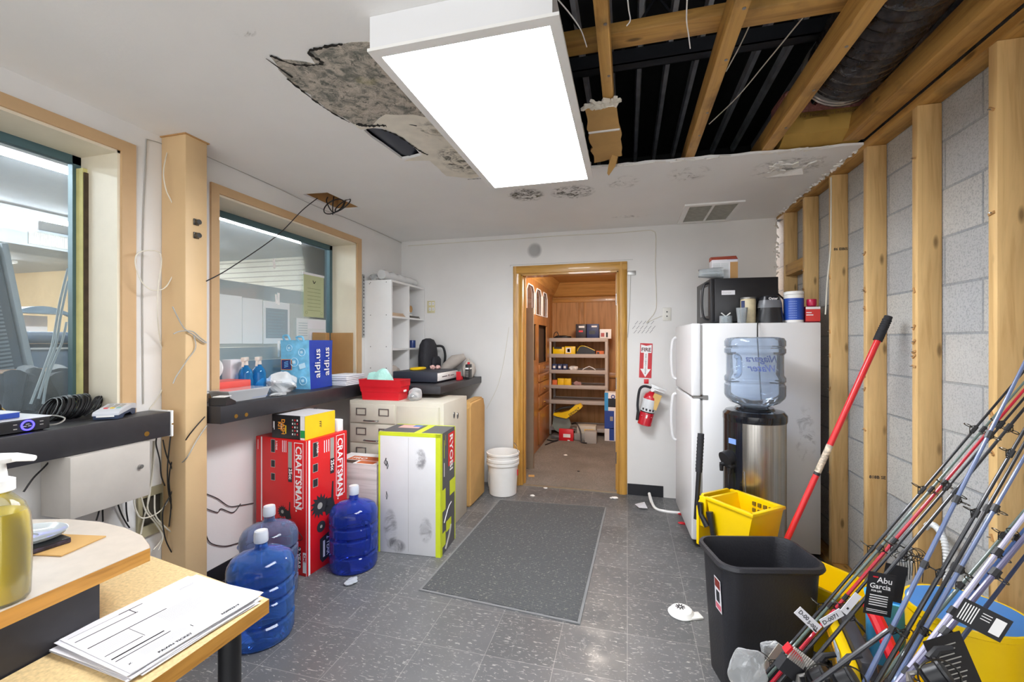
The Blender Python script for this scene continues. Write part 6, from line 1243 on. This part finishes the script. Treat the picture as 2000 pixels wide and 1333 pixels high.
MB(P('mop_red', '#d8262a', .3, var=.04)).cyl(lo_, hi_, .0135, None, None, 18).build('handle_tube', t, True)
b = MB(M_rubber).cyl(hi_ - D * .012, hi_ + D * .115, .019, .0165, None, 16)
for k in range(9): q = hi_ + D * (.005 + k * .011); b.cyl(q, q + D * .004, .0195, None, None, 14)
b.build('grip', t, True)
q0 = lo_.lerp(hi_, .52); b = MB(P('mop_sticker', '#c9b9a4', .5, var=.6, sc=60)).cyl(q0 - D * .075, q0 + D * .075, .0141, None, None, 18); b.cyl(q0 - D * .085, q0 - D * .07, .0143, None, M_blk, 18); b.build('sticker', t, True)

# ---- black waste bin
t = thing('waste_bin', 'black rectangular waste bin on the floor in front of the mop bucket', 'bin', (.52, 1.985, 0), math.radians(13.5))
w0, d0 = .195, .135; M_bin = P('bin_black', '#26262b', .45, var=.12, sc=8, bmp=.15, bsc=120)
b = MB(M_bin); b.loft([rrect(w0 - .035, d0 - .03, .045, 0), rrect(w0 - .033, d0 - .028, .05, .006), rrect(w0 - .006, d0 - .006, .06, .5), rrect(w0 + .006, d0 + .006, .065, .503), rrect(w0 + .012, d0 + .012, .07, .513), rrect(w0 + .008, d0 + .008, .068, .526), rrect(w0 - .004, d0 - .004, .06, .528), rrect(w0 - .012, d0 - .012, .058, .5), rrect(w0 - .04, d0 - .035, .045, .008)]); b.build('bin_body', t)
b = MB(M_paper); o, R_, U_ = V((-w0 + .0175, -.02, .31)), V((0, -1, 0)), V((-.055, 0, 1)); b.rect(o, R_, U_, .055, .13, M_paper, .004); b.rect(o + R_ * .004 + U_ * .09, R_, U_, .046, .035, P('sticker_maroon', '#7c2a22', .5), .0045); b.rect(o + R_ * .012 + U_ * .035, R_, U_, .03, .045, M_ink, .0045); b.rect(o + R_ * .004 + U_ * .006, R_, U_, .046, .022, P('sticker_pink', '#d76a7a', .5), .0045); b.build('sticker', t)

# ---- toys, tubs and cases under the rods
t = thing('yellow_tub', 'big yellow plastic tub with blue inside behind the fishing rods', 'tub', (1.035, 1.70, 0))
n = 40
def el(rx, ry, z): return [(rx * math.cos(2 * PI * k / n), ry * math.sin(2 * PI * k / n), z) for k in range(n)]
M_tubb = P('tub_blue', '#3f86cf', .35, var=.04)
MB(M_yel).loft([el(.12, .11, 0), el(.125, .115, .01), el(.148, .133, .52), el(.155, .14, .525), el(.155, .14, .542), el(.146, .131, .542)], None, False).build('yellow_shell', t)
MB(M_tubb).loft([el(.146, .131, .5421), el(.142, .127, .52), el(.118, .108, .02)]).build('blue_lining', t)
t = thing('tool_case', 'yellow and grey tool case leaning below the fishing rods', 'tool case', (.81, 1.77, .0), math.radians(-10), None, 0, math.radians(-9))
MB(M_yel).box(-.05, -.012, -.17, .17, .03, .36, None, .012).build('yellow_side', t); b = MB(P('case_black', '#34343a', .5)).box(-.0115, .035, -.18, .18, .03, .385, None, .015); b.build('case_body', t)
b = MB(P('case_grey', '#a6b0bd', .4)).box(-.056, -.0505, -.1, -.03, .05, .36, None, .002); b.build('grey_latch', t)
b = MB(P('case_yellow_label', '#d99f1e', .5)).box(-.0545, -.0505, .0, .11, .16, .31, None); b.text('CAUTION', (-.0548, .105, .28), (0, -1, 0), (0, 0, 1), .022, M_ink, .0006)
for k in range(5): b.rect((-.0546, .1, .25 - k * .014), (0, -1, 0), (0, 0, 1), .08, .004, M_ink)
b.build('warning_label', t)
b = MB(M_red).sweep(smooth_path([(.835, 1.83, .45), (.845, 1.77, .40), (.858, 1.68, .30), (.862, 1.60, .22), (.86, 1.55, .18)], 5), [.022] * 21, None, 10); b.solo('red_tray_edge', 'red plastic tray edge leaning between tool case and light blue tray', 'tray')
b = MB(P('sky_blue_plastic', '#55b2ea', .3)).at((.91, 1.88, .36), math.radians(-15), math.radians(12)).loft([rrect(.05, .025, .02, -.16), rrect(.06, .032, .02, .08), rrect(.065, .036, .02, .11), rrect(.055, .026, .018, .11), rrect(.045, .018, .015, -.12)]).at(); b.solo('blue_tray', 'sky blue plastic tray standing among the fishing rods', 'tray')
t = thing('faucet_spring', 'white ribbed flexible tube arching against the block wall', 'tube', (1.24, 2.2, .4))
b = MB(P('ribbed_tube', '#d6d8d9', .35)); pts = smooth_path([(1.24, 2.265, .40), (1.24, 2.285, .5), (1.235, 2.255, .59), (1.23, 2.195, .625), (1.225, 2.13, .60), (1.22, 2.10, .53), (1.22, 2.1, .44)], 14)
b.sweep(pts, [.0105 if k % 2 else .013 for k in range(len(pts))], None, 10); b.build('tube', t, True)
b = MB(M_chrome).cyl((1.24, 2.265, .36), (1.24, 2.265, .402), .018, .014); b.cyl((1.24, 2.265, .04), (1.24, 2.265, .36), .008); b.build('base_fitting', t, True)

# ---- fishing rods
M_r = {k: P('rod_' + k, c, .3, var=.08, coat=.25) for k, c in dict(black='#202126', slate='#5d6d92', green='#5d6d66', red='#b5122c', lavender='#b9b6cf', steel='#5f5c78', blue='#3f5c8f', navy='#2a3550').items()}
M_guide = P('guide_metal', '#55534f', .25, .9); M_cork = P('grip_foam', '#232327', .8)
def rod(lo, hi, r, m, label, reel=True, tip=.15, gap=.33, gk=1):
    """lo: (px, py, Y) low point, hi: (px, py, X) high point on the wall side; butt carried on down to the floor side"""
    A = onY(*lo); B = onX(*hi); D = (B - A).normalized()
    A0 = A - D * min(.42, max(.0, (A.z - .05) / D.z)); B0 = B + D * tip; L = (B0 - A0).length
    t = thing('fishing_rod', label, 'fishing rod', tuple(A0), 0, 'fishing rods leaning on the wall')
    n_ = 9; b = MB(m).sweep([A0.lerp(B0, k / n_) for k in range(n_ + 1)], [r * (1 - .45 * k / n_) for k in range(n_ + 1)], None, 10)
    b.build('blank', t, True)
    g = MB(M_cork).sweep([A0 + D * s for s in (.0, .01, .12, .14)], [r * 1.2, r * 1.9, r * 1.7, r * 1.1], None, 12); g.build('grip', t, True)
    side = D.cross(V((0, 0, 1))).normalized(); nrm = side.cross(D).normalized() * gk
    s = .38; k = 0
    while s < L - .05:
        c0 = A0 + D * s; q = MB(M_guide); rr_ = .017 - .0018 * k
        q.cyl(c0 - D * .011, c0 + D * .011, r * 1.08, None, M_blk, 8); cc = c0 - nrm * (r + rr_ + .006)
        q.sweep([cc + side * rr_ * math.cos(a) + nrm * rr_ * math.sin(a) for a in [2 * PI * i / 14 for i in range(14)]], .0014, None, 5, closed=True); q.cyl(c0 - nrm * r * .5 - D * .018, cc + nrm * rr_ * .6, .0012, None, None, 5); q.cyl(c0 - nrm * r * .5 + D * .014, cc + nrm * rr_ * .6, .0012, None, None, 5)
        q.build('line_guide', t, True); s += gap; k += 1
    return t, A0, D
ROD = [((1482, 1333, 1.50), (2000, 726, 1.15), 0.0053, 'black', 'black fishing rod nearest to the waste bin'),
 ((1500, 1322, 1.53), (2000, 748, 1.155), 0.0053, 'green', 'grey green fishing rod between the first black rod and the red rod'),
 ((1559, 1275, 1.56), (2000, 763, 1.14), 0.0064, 'red', 'glossy red fishing rod'),
 ((1565, 1284, 1.50), (2000, 779, 1.12), 0.0053, 'black', 'black fishing rod right below the red rod'),
 ((1577, 1305, 1.46), (2000, 800, 1.10), 0.0064, 'black', 'thick black fishing rod with a bare foam grip, second below the red rod'),
 ((1690, 1333, 1.40), (2000, 712, 1.08), 0.0072, 'slate', 'slate blue fishing rod crossing in front of the red rod'),
 ((1713, 1333, 1.46), (2000, 842, 1.13), 0.0072, 'black', 'black fishing rod right of the crossing slate blue rod'),
 ((1735, 1333, 1.50), (2000, 868, 1.16), 0.0068, 'black', 'dark fishing rod touching the second slate blue rod'),
 ((1748, 1333, 1.44), (2000, 895, 1.09), 0.0076, 'slate', 'second slate blue fishing rod, steeper and lower than the crossing one'),
 ((1718, 1330, 1.52), (2000, 1000, 1.12), 0.0072, 'green', 'green grey fishing rod behind the white rod'),
 ((1790, 1290, 1.36), (2000, 1010, 1.03), 0.0089, 'lavender', 'white lavender fishing rod with black rings'),
 ((1768, 1330, 1.31), (2000, 1052, 1.0), 0.0098, 'steel', 'thick purple steel fishing rod lowest in front'),
 ((1840, 1230, 1.38), (2000, 1036, 1.06), 0.0064, 'blue', 'blue fishing rod between the white and the purple steel rod'),
 ((1850, 1285, 1.40), (2000, 1090, 1.07), 0.0076, 'navy', 'dark navy fishing rod farthest right and lowest')]
rods = []
PL = [(1.56, 1.165), (1.585, 1.172), (1.64, 1.186), (1.525, 1.14), (1.485, 1.118), (1.40, 1.06), (1.47, 1.105), (1.53, 1.15), (1.435, 1.085), (1.57, 1.17), (1.37, 1.03), (1.31, .99), (1.46, 1.115), (1.45, 1.10)]
for i, (lo, hi, r, m, lab) in enumerate(ROD): lo = lo[:2] + (PL[i][0],); hi = hi[:2] + (PL[i][1],); rods.append(rod(lo, hi, r, M_r[m], lab, gk=1 if i % 3 else -1, tip=.02, gap=.2 if i > 4 else .24))
A, B = onY(1600, 1330, 1.31), onY(1735, 1232, 1.33); MB(M_r['black']).cyl(A - (B - A) * .3, B, .0062, .0055, None, 10).solo('rod_section', 'short black rod section lying crosswise low in the rod bundle', 'rod section')
# tags and tackle on the rods
def slip(px, py, y, w_, h_, rz, ry, label, lines, m=M_paper, ink=M_ink, rx=0, name='price_tag', cat='tag'):
    p = onY(px, py, y); b = MB(m).at(p, rz, rx, ry).box(-w_, w_, -.0006, .0006, -h_, h_, None)
    for (tx, x, z, sz) in lines:
        if tx == '|': b.rect((x, -.0008, z), (1, 0, 0), (0, 0, 1), sz[0], sz[1], M_red)
        elif tx: b.text(tx, (x, -.0008, z), (1, 0, 0), (0, 0, 1), sz, ink, .0003)
        else: b.rect((x, -.0008, z), (1, 0, 0), (0, 0, 1), sz[0], sz[1], ink)
    b.at(); return b.solo(name, label, cat)
slip(1578, 1212, 1.46, .042, .0135, .2, math.radians(43), 'white price tag around the first two rods, lower left', [('D-00', -.036, -.004, .017), ('5-003', .002, -.008, .015), (None, .028, -.011, (.012, .005))])
slip(1624, 1208, 1.47, .034, .0125, .2, math.radians(-33), 'white price tag D-0071 on the red rod', [('D-0071', -.03, -.006, .017)])
slip(1662, 1180, 1.46, .034, .011, .2, math.radians(-52), 'plain white price tag above the tool case on a black rod', [(None, -.02, -.004, (.006, .006))])
slip(1718, 1162, 1.50, .036, .062, .1, math.radians(7), 'black hang tag with red and white brand lettering among the rods', [('|', -.024, .047, (.014, .004)), ('Abu', -.012, .034, .024), ('Garcia', -.03, .016, .021), ('FOR LIFE', -.024, .006, .007)] + [(None, -.026, -.006 - k * .007, (.048, .003)) for k in range(5)] + [(None, -.03, -.048 - k * .005, (.055, .0022)) for k in range(2)], M_blk, M_bright, name='hang_tag')
slip(1745, 1140, 1.55, .03, .055, .1, math.radians(10), 'plain black hang tag behind the brand lettered tag', [], M_blk, M_bright, name='hang_tag')
slip(1918, 1212, 1.28, .045, .030, -.2, math.radians(22), 'black and white barcode hang tag on the lowest purple steel rod', [(None, .018, -.02, (.02, .04)), *[(None, -.04 + k * .005, -.022, (.0022, .044)) for k in range(6)], (None, -.005, .015, (.018, .002)), (None, -.005, .008, (.018, .002)), (None, -.005, .001, (.018, .002))], M_blk, M_bright, name='hang_tag')
slip(1862, 1300, 1.33, .045, .075, .15, math.radians(-22), 'large black hang tag at the bottom of the rod bundle', [(None, -.03, .05 - k * .012, (.055 - .006 * (k % 3), .003)) for k in range(9)], M_blk, M_gcable, name='hang_tag')
b = MB(M_guide)
for k in range(10): p = onY(1755 + k * 5, 1085 + 7 * math.sin(k * 2.3), 1.75); b.sweep([p + V((.018 * math.cos(a), .008 * math.sin(a) * (k % 3), .01 * math.sin(a))) for a in [2 * PI * i / 12 for i in range(12)]], .0013, None, 5, closed=True); b.tube([p, p + V((.004, 0, -.04)), p + V((.002, 0, -.08))], .0012, None, 5)
qa = rods[4]; qb = qa[1] + qa[2] * 1.0; b.tube([qb, onY(1775, 1085, 1.75) + V((0, 0, .02)), onY(1775, 1085, 1.75)], .0012, None, 5)
b.solo('lure_cluster', 'cluster of dark wire rings and lures hanging at mid height in the rods', 'lures')
for k, (px, py, y, col_, lab) in enumerate(((1602, 1322, 1.42, M_blk, 'black spinning reel low on the rods beside the waste bin'), (1652, 1326, 1.37, M_blk, 'black spinning reel in the middle of the rod butts'), (1828, 1318, 1.25, M_blk, 'black spinning reel on the lowest purple steel rod'))):
    p = onY(px, py, y); t = thing('fishing_reel', lab, 'reel', tuple(p))
    MB(col_).at((0, 0, 0), .4, .5, .8).lathe([(.012, -.03), (.028, -.028), (.03, -.022), (.022, -.018), (.022, .012), (.03, .016), (.03, .022), (.012, .026)], None, (0, 0, 0), 22).at().build('spool', t)
    MB(M_guide).sweep([(.042 * math.cos(a), -.012, .042 * math.sin(a)) for a in [2 * PI * i / 22 for i in range(22)]], .0022, None, 6, closed=True).build('bail', t)
    MB(col_).sweep([(0, .02, .02), (.02, .03, .04), (.05, .03, .05)], [.012, .009, .007], None, 8).build('stem', t); MB(M_iron).sweep([(-.03, .0, 0), (-.055, .0, -.01), (-.06, -.02, -.02)], [.005, .005, .009], None, 8).build('crank', t)
b = MB(M_red).at(onY(1552, 1277, 1.44), .3, .2, .6).loft([[(-.03, -.01, -.012), (.03, -.01, -.006), (.03, .01, -.006), (-.03, .01, -.012)], [(-.03, -.01, .014), (.015, -.01, .006), (.015, .01, .006), (-.03, .01, .014)]]).at(); b.solo('red_clip', 'red plastic clip above the black reel by the waste bin', 'clip')
b = MB(M_rubber).at(onY(1553, 1306, 1.44), .3, 0, .65).box(-.05, .05, -.012, .012, -.03, .012)
for k in range(14): b.box(-.048 + k * .007, -.046 + k * .007, -.012, -.008, .012, .05, M_gcable)
b.at().solo('wire_brush', 'black brush with grey bristles under the red clip', 'brush')
p = onY(1505, 1297, 1.65); MB(P('grey_card', '#b3aca2', .7)).at(p, .3, 0, math.radians(38)).box(-.02, .02, -.001, .001, -.07, .07).at().solo('grey_card', 'grey cardboard strip standing in clear film beside the waste bin', 'card')
crumple(MB(), tuple(onY(1462, 1345, 1.53)), .05, 1.0, .6, 1.3, 91, M_film).solo('film_bag', 'crumpled clear bag on the floor at the waste bin corner, left of the grey card', 'bag', ang=14)
crumple(MB(), tuple(onY(1512, 1290, 1.72)), .035, 1.2, .6, 1.1, 92, M_film).solo('film_bag', 'crumpled clear bag behind the grey card beside the waste bin', 'bag', ang=14)
# thin strings hanging in the ceiling hole
for k, (pts, m, lab) in enumerate((
    (((1090, 0), (1115, 30), (1135, 60), (1146, 92)), M_bright, 'white string hanging beside the light box in the ceiling hole'),
    (((1226, 0), (1228, 20), (1231, 40), (1224, 51)), M_bright, 'short white string hanging at the cross beam'),
    (((1342, 0), (1341, 40), (1345, 70), (1348, 95)), M_bright, 'white string hanging beside the middle joist'))):
    wire([onZ(x, y, 2.46) for x, y in pts], .0022, m, 'hanging_string', lab)
wire([onZ(1385, 243, 2.56), onZ(1440, 190, 2.6), onZ(1500, 118, 2.62), onZ(1590, 8, 2.6)], .003, M_wcable, 'ceiling_wire', 'tan wire strung across the black roof void, longer one')
wire([onZ(1418, 140, 2.6), onZ(1445, 90, 2.62), onZ(1478, 20, 2.6)], .0028, M_wcable, 'ceiling_wire', 'tan wire strung across the black roof void, shorter one')
